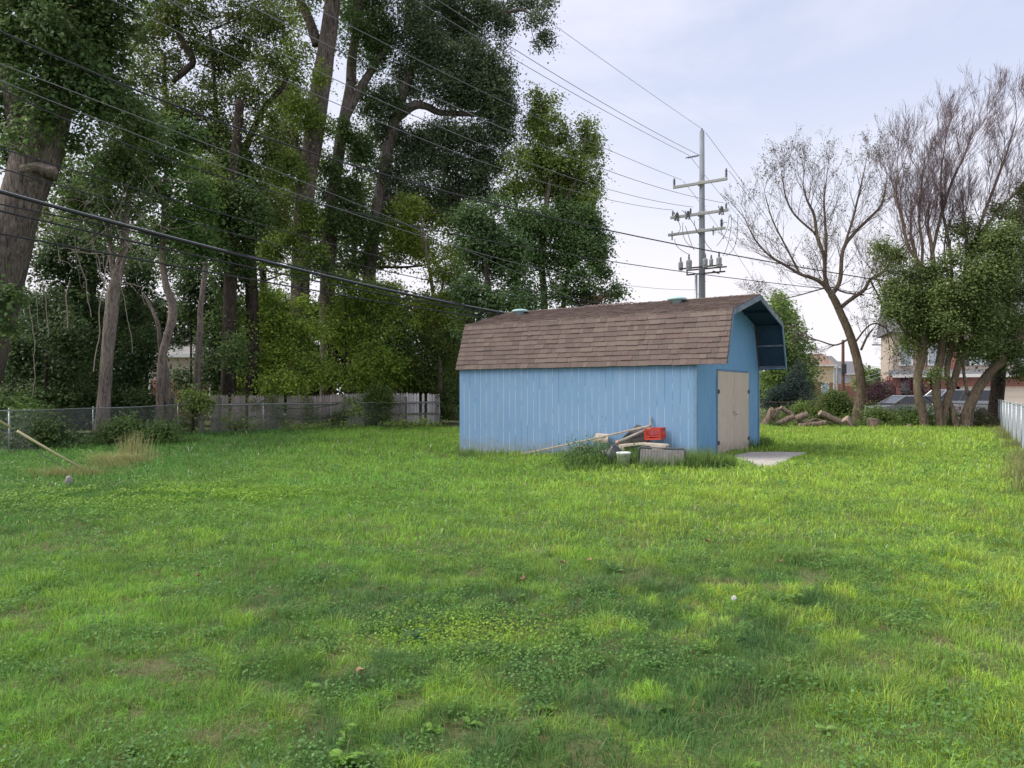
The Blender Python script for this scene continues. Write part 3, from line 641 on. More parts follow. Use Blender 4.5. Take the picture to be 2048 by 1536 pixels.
WLAB = ['small leafy weed in the lawn toward the left edge, mid distance', 'small weed in the lower left corner of the lawn', 'low weed left of centre, beyond the nearest brown leaf', 'small weed between the left fence and the middle lawn', 'low weed left of the tall bluish tuft', 'small weed in the middle lawn, left of the dark brown leaf',
 'low weed just right of the bright clover patch', 'small weed in the foreground between clover patch and bottom edge', 'low leafy weed right of the clover patch', 'small weed in the right foreground below the dandelion', 'low weed just below the white dandelion head', 'small weed right of the dandelion, a little farther away',
 'small weed near the bottom edge, right of the fleshy weed', 'low weed in the lawn toward the right edge, mid distance', 'small weed in the lower right part of the lawn', 'farthest right small weed below the shiny fence', 'small weed close to the left edge in the foreground', 'low weed in the left lawn beyond the foreground', 'small weed in the middle lawn below the junk pile', 'small weed in the lower right corner of the lawn']
rr = random.Random(8); WN = -1
for (px, py) in [(120, 1120), (260, 1450), (420, 1230), (560, 1130), (620, 1330), (760, 1150), (980, 1290), (1090, 1390), (1180, 1250), (1330, 1400), (1480, 1260), (1590, 1200), (1650, 1450), (1780, 1250), (1880, 1380), (1950, 1200), (60, 1300), (330, 1090), (1260, 1040), (1900, 1500)]:
    WN += 1; weed(px, py, rr.randint(7, 16), rr.uniform(.05, .09), rr.uniform(.018, .034), rr.uniform(.02, .07), [(.16, .3, .05), (.11, .22, .05), (.2, .34, .08)][rr.randint(0, 2)], 'broadleaf_weed', WLAB[WN])
c = gpt(1468, 1215); dd = empty('dandelion', (c.x, c.y, gzf(c.x, c.y)), 0, 'white dandelion seed head standing above the lawn', 'dandelion')
mb = MB(); mb.tube([(0, 0, 0), (.005, 0, .06), (0, 0, .125)], .002, 5); mb.build('stem', M_stem, dd)
mb = MB(); rr = random.Random(4)
for i in range(160):
    v = Vector((rr.gauss(0, 1), rr.gauss(0, 1), rr.gauss(0, 1))).normalized(); mb.tube([Vector((0, 0, .13)), Vector((0, 0, .13))+v*.02], [.0006, .0016], 3)
mb.build('seed_head', mat('dandelion_fluff', (.8, .8, .76), .9), dd)

# tall weeds at the foot of the shed and around the junk
def tall_grass(name, pts, n, hmin, hmax, wd, c1, c2, spread, label, lean=(.1, .6), dirn=None):
    X = []; Y = []
    for (px, py, k) in pts:
        c = gpt(px, py); m = int(n*k); X.append(c.x+rng.normal(0, spread, m)); Y.append(c.y+rng.normal(0, spread*.6, m))
    x = np.concatenate(X); y = np.concatenate(Y); ok = ~in_shed(x, y, .0); x, y = x[ok], y[ok]; m = len(x)
    az = rng.uniform(0, 2*PI, m) if dirn is None else rng.normal(dirn, .6, m)
    o = blades(name, x, y, rng.uniform(hmin, hmax, m), rng.uniform(.6, 1.2, m)*wd, az, rng.uniform(*lean, m), lerp(c1, c2, rng.random(m)))
    return tag(o, label, 'tall grass', kind='stuff')
pts = [(925, 903, .25), (940, 905, .25)]+[(px, 905+(px-918)*.035, .10) for px in range(950, 1390, 20)]+[(px, 926-(px-1395)*.06, .3) for px in range(1370, 1440, 10)]
tall_grass('tall_grass', pts, 320, .08, .42, .010, (.10, .19, .05), (.26, .32, .14), .14, 'unmown grass growing along the foot of the shed')
tall_grass('tall_grass', [(px, 922, 1) for px in (1140, 1165, 1190, 1210, 1225, 1266, 1278)]+[(px, 936, .3) for px in (1150, 1190, 1240, 1290, 1330)]+[(px, 938, 1) for px in (1365, 1380, 1400, 1425, 1450)], 330, .08, .42, .010, (.07, .15, .04), (.24, .33, .10), .13, 'rank grass and weeds growing through the junk pile')
tall_grass('tall_grass', [(px, 930, 2) for px in (1150, 1162, 1174, 1186, 1198, 1210, 1222, 1232, 1264)]+[(px, 941, .8) for px in (1300, 1330, 1360, 1385)], 130, .12, .36, .011, (.07, .15, .04), (.22, .33, .09), .10, 'coarse weeds in front of the bags and the grey lid')
tall_grass('tall_grass', [(1180, 915, 1), (1200, 912, 1), (1150, 915, .6)], 60, .4, .75, .007, (.08, .15, .06), (.16, .2, .09), .22, 'thin tall stems rising over the junk pile')
tall_grass('tall_grass', [(1520, 888, 1), (1530, 893, 1), (1510, 899, .5)], 260, .1, .4, .012, (.07, .16, .04), (.2, .3, .09), .15, 'tufts at the far front corner of the shed')
tall_grass('tall_grass', [(px, py, 1) for px, py in [(2045, 925), (2030, 900), (2048, 960), (2060, 940), (2015, 880), (2005, 868), (2075, 990)]], 300, .15, .5, .011, (.16, .22, .06), (.42, .4, .2), .2, 'long yellowing grass left uncut along the right fence')
tall_grass('tall_grass', [(px, 919-(abs(px-245)*.05), 1) for px in range(200, 290, 8)]+[(px, 926, .5) for px in range(195, 260, 12)], 110, .12, .48, .007, (.24, .28, .10), (.50, .46, .22), .16, 'flattened straw coloured grass clump beside the slanted guard', (.7, 1.38), PI)
tall_grass('tall_grass', [(270, 905, 1), (255, 905, .6), (290, 915, .6)], 120, .4, .9, .009, (.25, .28, .12), (.5, .42, .22), .18, 'upright dry seed stalks behind the flattened grass', (.05, .4))
tall_grass('tall_grass', [(px, 940, .5) for px in range(95, 180, 12)], 200, .1, .3, .009, (.2, .24, .08), (.42, .36, .18), .3, 'thin dry grass around the guy anchor')

# ================================================================== FENCES
M_fence_wire = mat('chain_link_wire', (.24, .26, .25), .6, (.18, .19, .18), 3, metal=.3)
M_fence_wire2 = mat('new_chain_link_wire', (.40, .44, .48), .5, (.34, .37, .4), 3, metal=.3)
def chain_link(name, pts, H, wire_r, cell, posts, M_w, M_p, label, cat='fence', post_r=.024, rail=True, lean=None):
    c0 = pts[0]; root = empty(name, (c0[0], c0[1], gzf(*c0)), 0, label, cat); o3 = Vector((c0[0], c0[1], gzf(*c0)))
    P3 = [Vector((p[0], p[1], gzf(*p))) for p in pts]
    seg = [0]
    for a, b in zip(P3, P3[1:]): seg.append(seg[-1]+(b-a).length)
    T = seg[-1]
    def at(s):
        s = min(max(s, 0), T-1e-6); i = max(k for k in range(len(seg)-1) if seg[k] <= s)
        return P3[i].lerp(P3[i+1], (s-seg[i])/(seg[i+1]-seg[i]))-o3
    n = int(T/cell); V = []; Fq = []
    for i in range(-int(H/cell), n):
        for sgn in (1, -1):
            s0 = i*cell if sgn > 0 else (i+H/cell)*cell; s1 = s0+sgn*H
            za, zb = .03, H
            if s0 < 0: za += (-s0)/H*(H); s0 = 0
            if s1 < 0: zb -= (-s1); s1 = 0
            if s0 > T: za += (s0-T); s0 = T
            if s1 > T: zb -= (s1-T); s1 = T
            if zb-za < .05: continue
            m_ = 3
            for q in range(m_):
                sa = s0+(s1-s0)*q/m_; sb = s0+(s1-s0)*(q+1)/m_; z0 = za+(zb-za)*q/m_; z1 = za+(zb-za)*(q+1)/m_
                a = at(sa)+Vector((0, 0, z0)); b = at(sb)+Vector((0, 0, z1)); d = (b-a).normalized(); u = d.cross(Vector((.3, .9, 0))).normalized(); w = d.cross(u); k = len(V)
                for p in (a, b):
                    for j in range(3): t = 2*PI*j/3; V.append(tuple(p+u*(wire_r*math.cos(t))+w*(wire_r*math.sin(t))))
                Fq += [(k+j, k+(j+1) % 3, k+3+(j+1) % 3, k+3+j) for j in range(3)]
    raw_mesh('chain_link_mesh', np.array(V), np.array(Fq), M_w, root)
    if rail:
        mb = MB(); mb.tube([at(s)+Vector((0, 0, H+.01+.01*math.sin(s*1.3))) for s in np.linspace(0, T, int(T*1.5)+3)], .018, 8); mb.build('top_rail', M_p, root, smooth=True)
    for i, s in enumerate(posts):
        mb = MB(); b = at(s); tilt = (lean or {}).get(i, 0)
        mb.tube([b+Vector((0, .03, -.1)), b+Vector((-tilt, .03, H+.03))], post_r, 10); mb.lathe([(post_r*1.15, 0), (post_r*1.15, .03), (post_r*.6, .055), (.004, .065)], b+Vector((-tilt, .03, H+.02)), 10); mb.build('fence_post', M_p, root, smooth=True)
    return root, at, T, seg
_, _, _, sg = chain_link('chain_link_fence', FENCE_L, 1.22, .0042, .085, [], M_fence_wire, M_galv, 'dull grey chain link fence along the trees at left', rail=True) if False else (0, 0, 0, 0)
segl = [0]
for a, b in zip(FENCE_L, FENCE_L[1:]): segl.append(segl[-1]+math.hypot(b[0]-a[0], b[1]-a[1]))
chain_link('chain_link_fence', FENCE_L, 1.22, .0045, .085, [segl[0]+.5]+segl[1:], M_fence_wire, M_galv, 'dull grey chain link fence along the trees at left', lean={6: .12})
fr = [(22.6, 34.8), (13.5, 19.8), (8.5, 11.55), (5.5, 6.6)]
segr = [0]
for a, b in zip(fr, fr[1:]): segr.append(segr[-1]+math.hypot(b[0]-a[0], b[1]-a[1]))
chain_link('chain_link_fence', fr, 1.22, .006, .085, list(np.arange(0, segr[-1], 2.44)), M_fence_wire2, M_galv_light, 'shiny new chain link fence running up the right edge', post_r=.02)
bk_pts = [(22.6-.823*t, 34.8+.568*t) for t in (0, 3, 6, 9, 12, 15, 18)]
chain_link('chain_link_fence', bk_pts, 1.05, .004, .12, [3, 9, 15, 18], M_cable, M_dark_metal, 'old dark wire fence behind the logs and right hand trees', post_r=.02)
a = P(1842, 838, 35.0); b = P(1868, 806, 34.9); mb = MB(); mb.tube([a, b], .03, 10); tag(mb.build('metal_post', M_galv_light), 'bare metal post leaning between the right hand trunks', 'post')

# picket fence behind the chain link, seen from its back
M_rail = mat('old_fence_rail', (.27, .24, .22), .9, (.17, .15, .14), 8, 6, .2, 40)
wf = empty('picket_fence', (-12.6, 31.5, gzf(-12.6, 31.5)), 0, 'weathered grey dog eared picket fence standing behind the chain link', 'fence')
W0 = wf.location.copy()
wpx = [(345, 31.6), (440, 33.2), (545, 35.2), (612, 36.3), (690, 37.6), (742, 38.9), (812, 39.5), (880, 40.1)]
wp = [Vector(((px-CX)/F*Y, Y, 0)) for px, Y in wpx]
tops = [789, 789, 789, 792, 787, 787, 785, 786]; tops2 = [789, 790, 791, 790, 787, 786, 786, 788]
tones = [(.31, .27, .235), (.34, .295, .26), (.32, .28, .245), (.36, .31, .28), (.54, .49, .47), (.45, .405, .38), (.68, .64, .63)]
for i in range(7):
    a, b = wp[i], wp[i+1]; L = (b-a).length; u = (b-a)/L; n_ = Vector((-u.y, u.x, 0)); n = int(L/.135); V = []; Fq = []; Cc = []
    gap = {0: (1, 2, 4, 6, 7, 10, 11), 1: (3, 9), 2: (4,), 5: (3,), 6: (5, 7)}.get(i, ()); basez = -.12
    for k in range(n):
        if k in gap: continue
        s0 = L*k/n+.006; s1 = L*(k+1)/n-.006; t = (k+.5)/n; Yk = a.y+(b.y-a.y)*t
        zt = EYE+(HY-(tops[i]*(1-t)+tops2[i+1]*t))/F*Yk+random.uniform(-.025, .025); off = random.uniform(-.004, .004)
        if i == 6 and s0 > L*.78: tone = np.array((.36, .32, .31))
        else: tone = np.array(tones[i])
        tone = tone*random.uniform(.8, 1.18); w = s1-s0; sl_ = random.uniform(-.012, .012)
        pts = [(s0, basez), (s1, basez), (s1+sl_, zt-.10), (s1-w*.25+sl_, zt-.02), ((s0+s1)/2+sl_, zt), (s0+w*.25+sl_, zt-.02), (s0+sl_, zt-.10)]
        k0 = len(V)
        for d in (off, off+.018):
            for s, z in pts: q = a+u*s+n_*d; V.append((q.x-W0.x, q.y-W0.y, z-W0.z)); Cc.append(tone)
        m_ = 7; Fq.append(tuple(range(k0, k0+m_))); Fq.append(tuple(range(k0+2*m_-1, k0+m_-1, -1)))
        for j in range(m_): Fq.append((k0+j, k0+m_+j, k0+m_+(j+1) % m_, k0+(j+1) % m_))
    f7 = np.array([f for f in Fq if len(f) == 7]); f4 = np.array([f for f in Fq if len(f) == 4])
    raw_mesh('picket_panel', np.array(V), [f7, f4], M_plank_tint, wf, np.array(Cc))
    for hz, tl in ((1.22, random.uniform(-.05, .05)), (.62, random.uniform(-.08, .08))):
        A = a-n_*.035; B = b-n_*.035; d = (B-A); Ln = d.length; d.normalize(); M = Matrix((d, Vector((0, 0, 1)).cross(d), Vector((0, 0, 1)))).transposed()
        mb = MB()
        for q in range(4):
            c = A+d*Ln*(q+.5)/4; mb.box((c.x-W0.x, c.y-W0.y, hz-.14+tl*(q-1.5)/2-W0.z), (Ln/4+.02, .045, .085), M)
        mb.build('rail', M_rail, wf)
    mb = MB(); q = a-n_*.05; mb.box((q.x-W0.x, q.y-W0.y, .62-W0.z), (.09, .09, 1.55)); mb.build('fence_post', M_rail, wf)

# ================================================================== UTILITY POLE AND WIRES
PX, PY = 11.4, 45.0; U2 = Vector((.568, .823, 0)); S2 = Vector((.823, -.568, 0))
def onpole(px, py, l=0.0):      # point on the vertical plane through the pole line shifted l sideways
    bx, by = PX+S2.x*l, PY+S2.y*l; r = (px-CX)/F
    t = (bx-r*by)/(.568-r*.823); X = bx-.568*t; Y = by-.823*t
    return Vector((X, Y, EYE+(HY-py)/F*Y)), t
M_pole = mat('grey_pole', (.27, .30, .32), .75, (.20, .22, .24), 3, 5, .1, 30, stretch=(3, 3, .3))
M_ins = mat('grey_insulator', (.16, .16, .17), .5)
M_can = mat('grey_equipment', (.40, .42, .42), .5, (.32, .34, .34), 6)
pole = empty('utility_pole', (PX, PY, 0), SA, 'tall pale grey utility pole rising behind the shed roof', 'utility pole')
zt = EYE+(HY-262)/F*PY
mb = MB(); mb.tube([(0, 0, -.2), (0, 0, 5), (0, 0, 11), (0, 0, zt)], [.24, .215, .175, .14], 14)
for k in range(14): mb.tube([(.2*(1 if k % 2 else -1)*.8, 0, 3+k*.75), (.34*(1 if k % 2 else -1)*.8, 0, 3+k*.75)], .012, 5)
mb.build('pole_shaft', M_pole, pole, smooth=True)
def zpx(py, l=0): return EYE+(HY-py)/F*(PY+S2.y*l)
def insulator(c, h=.3, r=.07, d=(0, 0, 1), parent=pole):
    m = MB(); c = Vector(c); d = Vector(d); q = d.to_track_quat('Z', 'Y').to_matrix(); prof = [(.02, 0)]
    for k in range(5): z = h*(.1+.16*k); prof += [(r*.5, z), (r, z+h*.04), (r*.5, z+h*.09)]
    prof += [(.03, h)]; m.lathe(prof, c, 10, q); m.build('insulator', M_ins, parent)
arms = [(-1.72, 1.62, zpx(368)), (-1.9, 1.68, zpx(429)), (-2.05, 1.5, zpx(463.5))]
for a0, a1, z in arms:
    mb = MB(); mb.box(((a0+a1)/2, -.24, z), (a1-a0, .13, .16)); mb.box((0, -.19, z), (.36, .06, .3)); mb.build('crossarm', mat('pale_crossarm', (.38, .39, .37), .7), pole, bevel=.01)
insulator((-1.66, -.24, arms[0][2]+.08), .48, .09); insulator((1.56, -.24, arms[0][2]+.08), .55, .09)
insulator((-.14, -.1, zpx(311)), .85, .075, (-1, 0, 0)); insulator((0, 0, zt), .16, .05)
for x in (-1.75, -.62, 1.55): insulator((x, -.24, arms[1][2]+.08), .34, .075)
for x in (-1.5, -.8, 1.25):       # fuse cutouts hung under the middle arm
    m = MB(); m.box((x, -.36, arms[1][2]+.0), (.08, .12, .5), Matrix.Rotation(.3, 3, 'Y')); m.tube([(x-.1, -.42, arms[1][2]+.26), (x+.12, -.42, arms[1][2]-.3)], .03, 6); m.tube([(x+.1, -.3, arms[1][2]+.22), (x+.16, -.3, arms[1][2]-.26)], .045, 6); m.build('fuse_cutout', M_ins, pole)
insulator((1.28, -.24, arms[2][2]+.08), .5, .11)
for x in (-1.8, .78): 
    m = MB(); m.box((x, -.24, arms[2][2]), (.34, .2, .12)); m.tube([(x, -.24, arms[2][2]+.2), (x, -.24, arms[2][2]-.34)], .05, 8); m.build('switch', M_can, pole)
zr = zpx(527)
rk_ = MB(); rk_.box((.1, -.45, zr-.28), (2.6, .08, .08)); rk_.box((.2, .3, zr-.28), (2.4, .08, .08)); rk_.box((.3, -.1, zr-.62), (2.3, .08, .08)); rk_.box((.9, -.1, zr-.62), (.08, 1.0, .06)); rk_.box((1.15, -.1, zr-.45), (.06, .06, .4)); rk_.box((-.9, -.1, zr-.45), (.06, .06, .4)); rk_.build('equipment_rack', M_dark_metal, pole)
for x, y, s in [(-1.2, -.35, .8), (-.62, -.5, 1.0), (.4, -.55, .85), (.75, -.5, .65), (1.2, -.45, .9)]:
    m = MB(); m.lathe([(.05, -.45*s), (.17*s, -.42*s), (.18*s, .12*s), (.14*s, .2*s), (.05, .22*s)], (x, y, zr), 12)
    m.box((x, y-.17*s, zr-.1), (.16*s, .06, .3*s)); c = m.build('transformer_can', M_can, pole, smooth=False)
    b_ = MB(); b_.lathe([(.03, .2*s), (.07, .24*s), (.04, .3*s), (.07, .34*s), (.04, .42*s), (.06, .46*s), (.02, .58*s)], (x, y, zr), 8); b_.build('bushing', M_ins, c)
mb = MB(); mb.tube([(-.33, -.1, 0), (-.33, -.1, zr-.6)], .085, 10); mb.build('cable_riser', M_galv_light, pole, smooth=True)
def jump(p, sag=.3, r=.018):
    p = [Vector(q) for q in p]; m = MB(); pts = []
    for i in range(13):
        t = i/12; q = (p[0]*(1-t)**3+p[1]*3*t*(1-t)**2+p[2]*3*t*t*(1-t)+p[3]*t**3); pts.append(q)
    m.tube(pts, r, 5); m.build('jumper_wire', M_conductor, pole)
for (a, b, c, d) in [((1367, 422), (1358, 440), (1385, 455), (1362, 470)), ((1362, 478), (1360, 495), (1380, 505), (1385, 508)), ((1376, 445), (1372, 480), (1385, 490), (1395, 497)), ((1380, 452), (1388, 480), (1390, 490), (1395, 500)), ((1395, 440), (1396, 455), (1398, 460), (1400, 465)),
                     ((1455, 430), (1458, 450), (1450, 500), (1442, 512)), ((1452, 432), (1450, 470), (1440, 478), (1432, 492)), ((1449, 445), (1440, 440), (1438, 460), (1441, 470)), ((1466, 428), (1464, 452), (1470, 500), (1446, 512)), ((1410, 470), (1414, 492), (1420, 494), (1424, 500)), ((1374, 420), (1392, 440), (1398, 455), (1402, 468))]:
    q = []
    for px, py in (a, b, c, d):
        x = (px-1405)/F*PY/.823*1.02; Yy = PY-.568*x-.25; q.append((x, -.3, EYE+(HY-py)/F*Yy))
    jump(q)
# wires: image points on the pole's plane, carried on past the frame towards the next pole
def wire(pts, r, label, l=0.0, group='overhead wires', m=None, ext=60, endpt=None, name='overhead_wire'):
    T = []; Z = []
    for px, py in pts: p, t = onpole(px, py, l); T.append(t); Z.append(p.z)
    c = np.polyfit(T, Z, 2 if len(T) > 2 else 1)
    t1 = min(T); pp = []
    for t in np.linspace(t1, ext, 40):
        pp.append(Vector((PX+S2.x*l-.568*t, PY+S2.y*l-.823*t, float(np.polyval(c, t)))))
    mb = MB(); mb.tube(pp, r, 5)
    o = mb.build(name, m or M_conductor); return tag(o, label, 'wire', group)
WI = [
 ([(1403, 257), (1280, 172), (1042, 2)], .010, 'thin wire climbing from the very top of the grey pole', 0),
 ([(1400, 311), (1280, 248), (973, 63)], .013, 'wire to the pole just below its top, upper of a close pair', .25),
 ([(1379, 311), (1280, 260), (957, 76)], .013, 'wire ending at the sideways insulator high on the grey pole', -.9),
 ([(1364, 360), (1280, 327), (1207, 295), (806, 105)], .013, 'wire reaching the left tip of the highest crossarm', -1.66),
 ([(1448, 406), (1280, 361), (1158, 323), (978, 243), (665, 95)], .013, 'wire crossing before the pole to the middle crossarm right end', 1.5),
 ([(1386, 415), (1280, 393), (1175, 366), (982, 299), (560, 105)], .013, 'wire ending at the middle insulator of the second crossarm', -.6),
 ([(1347, 420), (1280, 412), (1175, 390), (1017, 341), (560, 158)], .013, 'wire ending at the left insulator of the second crossarm', -1.75),
 ([(1392, 581), (1240, 567), (1150, 550), (640, 409), (330, 306), (0, 144)], .010, 'thin faint wire meeting the grey riser low on the pole', 0),
 ([(1200, 606), (1000, 570), (724, 500), (469, 440), (0, 294)], .014, 'wire above the heavy cable bundle, upper of two', 0),
 ([(1190, 611), (1000, 590), (607, 500), (281, 416), (0, 339)], .014, 'wire above the heavy cable bundle, lower of two', 0),
 ([(1150, 600), (926, 492), (560, 351), (334, 259), (0, 122)], .010, 'thin wire crossing the middle of the left tree crowns', 0),
 ([(1010, 632), (786, 570), (560, 530), (250, 463), (0, 404)], .016, 'black cable tucked directly beneath the heavy cable bundle', 0),
 ([(1000, 630), (786, 593), (560, 549), (250, 475), (0, 425)], .022, 'black cable hanging second below the heavy bundle', 0),
 ([(990, 639), (786, 606), (560, 570), (250, 515), (0, 466)], .020, 'lowest black cable passing in front of the trunks', 0),
 ([(480, 90), (337, 0)], .010, 'thin wire high in the left crowns, nearest the top edge', 0)]
for pts, r, lab, l in WI: wire(pts, r, lab, l, m=M_cable if 'black' in lab or 'above the heavy' in lab else None)
# heavy bundle: messenger + lashed cables
def bundle_pts(dz, dl):
    T = []; Z = []
    for px, py in [(1040, 632), (1000, 622), (786, 585), (560, 527), (250, 451), (0, 383)]: p, t = onpole(px, py, 0); T.append(t); Z.append(p.z)
    c = np.polyfit(T, Z, 2); return [Vector((PX-.568*t+S2.x*dl, PY-.823*t+S2.y*dl, float(np.polyval(c, t))+dz)) for t in np.linspace(5, 58, 40)]
bd = empty('cable_bundle', bundle_pts(0, 0)[0], 0, 'thick bundle of black and silvery cables sagging across the trees', 'cable')
for dz, dl, r, m in [(0, 0, .022, M_cable), (.026, .0, .009, M_galv_light), (-.018, .02, .015, M_cable), (-.03, -.012, .015, M_cable)]:
    mb = MB(); mb.tube([q-bd.location for q in bundle_pts(dz, dl)], r, 6); mb.build('cable_strand', m, bd, smooth=True)
# two dark cables crossing to the right in front of the pole
def free_wire(pts, r, label, m=M_cable, n=30):
    ts = np.linspace(0, 1, len(pts)); P3 = np.array([tuple(p) for p in pts]); cc = [np.polyfit(ts, P3[:, k], 2) for k in range(3)]
    mb = MB(); mb.tube([Vector([float(np.polyval(c, t)) for c in cc]) for t in np.linspace(0, 1, n)], r, 5); return tag(mb.build('overhead_wire', m), label, 'wire', 'overhead wires')
free_wire([P(-200, -10, 13), P(640, 300, 21), P(1158, 446, 26), P(1560, 530, 31), P(2120, 613, 38)], .024, 'dark cable sloping right in front of the transformers')
free_wire([P(-250, 80, 14), P(560, 351, 21), P(982, 492, 26), P(1560, 571, 33), P(2120, 618, 41)], .017, 'dark cable sloping right below the transformers')
free_wire([P(1411, 265, 45), P(1515, 408, 52), P(1640, 590, 66)], .012, 'wire falling away right from the pole top', M_conductor)
free_wire([P(1458, 342, 44), P(1520, 425, 50), P(1620, 570, 60)], .013, 'wire falling away right from the highest crossarm tip', M_conductor)
free_wire([P(1382, 315, 45), P(1450, 400, 50), P(1550, 520, 60)], .012, 'wire falling away right from the sideways insulator', M_conductor)
free_wire([P(1366, 362, 45.5), P(1440, 460, 50), P(1520, 580, 58)], .012, 'wire falling away right from the highest crossarm left tip', M_conductor)
free_wire([P(1462, 408, 44), P(1500, 452, 48), P(1600, 590, 58)], .016, 'wire falling away right from the second crossarm tip', M_conductor)
# slanted guy wire with yellow guard, left
M_yel = mat('yellow_guard', (.66, .60, .36), .5, (.56, .5, .3), 5)
an = gpt(177, 944, -.1); up = Vector((-6.75, -10.4, 8.35)); up = up/up.length
gw = empty('guy_wire', an, 0, 'slanted guy wire in pale yellow plastic guards, anchored in the lawn', 'guy wire')
mb = MB(); mb.tube([Vector((0, 0, -.2)), up*14], .008, 5); mb.build('steel_cable', M_conductor, gw)
def on_up(px):       # distance along the guy where it projects to px
    r = (px-CX)/F; return (r*an.y-an.x)/(up.x-r*up.y)
for a, b in ((on_up(176), on_up(35)), (on_up(21), on_up(21)+2.4)):
    mb = MB(); mb.tube([up*a, up*((a+b)/2)+Vector((0, 0, -.01)), up*b], .023, 12); mb.build('plastic_guard', M_yel, gw, smooth=True)

# ================================================================== TREES
def leaves(name, clumps, Y, parent, cols, L0=.16, dens=1.0, gap=.5, dep=1.0, seed=0, up=.5, thr=1.0, droop=0):
    """clumps: (px,py,rx,ry[,dY]) in photograph pixels at distance Y -> a crown of leaf sized faces"""
    r_ = np.random.default_rng(seed); L0 = L0*.84; L = L0; CC = []; NN = []; TT = []
    for c in clumps:
        px, py, rx, ry = c[:4]; dY = c[4] if len(c) > 4 else r_.uniform(-1.2, 1.2)*dep; Yc = Y+dY
        ctr = np.array(P(px, py, Yc)); R = np.array([rx/F*Yc, max(rx, ry)/F*Yc*.8, ry/F*Yc]); vol = R[0]*R[2]*PI
        ns = max(6, int(vol*52*dens)); L = L0*1.12            # twig clusters
        d = r_.normal(size=(ns, 3)); d /= np.linalg.norm(d, axis=1)[:, None]; rad = r_.random(ns)**.45
        rad = np.where(r_.random(ns) < .12, rad*1.28, rad); sub = ctr+d*rad[:, None]*R
        g3 = fbm(sub[:, 0]*1.25+sub[:, 2]*.8+11, sub[:, 1]*.9+sub[:, 2]*1.35, 17); sub = sub[g3 > .42]
        if len(sub) < 4: sub = np.repeat(ctr[None], 4, 0)
        ns = len(sub); srad = r_.uniform(.12, .38, ns)
        tone = np.clip(.45*r_.random(ns)**1.3+.7*vn(sub[:, 0]*1.7+sub[:, 2], sub[:, 2]*1.7+sub[:, 1], 19)*1.1, 0, 1)
        k = max(5, int(15/(L0/.16)**1.5)); m = ns*k
        o = r_.normal(size=(m, 3))*np.repeat(srad, k)[:, None]*np.array([1, 1, .7])
        q = np.repeat(sub, k, 0)+o; q[:, 2] -= (o[:, 0]**2+o[:, 1]**2)*(.5+droop)
        nn = o*.9+np.array([0, -.15, up]) + r_.normal(size=(m, 3))*.33
        CC.append(q); NN.append(nn); TT.append(np.repeat(tone, k))
    C_ = np.concatenate(CC); N_ = np.concatenate(NN); T_ = np.concatenate(TT); n = len(C_)
    ok = C_[:, 2] > .05; C_, N_, T_ = C_[ok], N_[ok], T_[ok]; n = len(C_)
    global rng
    col = lerp(cols[0], cols[1], np.clip(T_+r_.normal(0, .16, n), 0, 1))*r_.uniform(.75, 1.3, (n, 1))
    if len(cols) > 2: k = r_.random(n) < .03; col[k] = np.array(cols[2])
    o3 = np.array(parent.location); LL = L*r_.uniform(.6, 1.25, n)
    return leaf_quads(name, C_-o3, N_, LL, LL*.72, col, M_leaf, parent, bend=.12)
def smooth_path(pts, n=6):
    pts = [Vector(p) for p in pts]
    if len(pts) < 3: return pts
    o = []; e = [pts[0]*2-pts[1]]+pts+[pts[-1]*2-pts[-2]]
    for i in range(1, len(e)-2):
        a, b, c, d = e[i-1:i+3]
        for k in range(n):
            t = k/n; o.append(.5*((2*b)+(c-a)*t+(2*a-5*b+4*c-d)*t*t+(3*b-a-3*c+d)*t**3))
    o.append(pts[-1]); return o
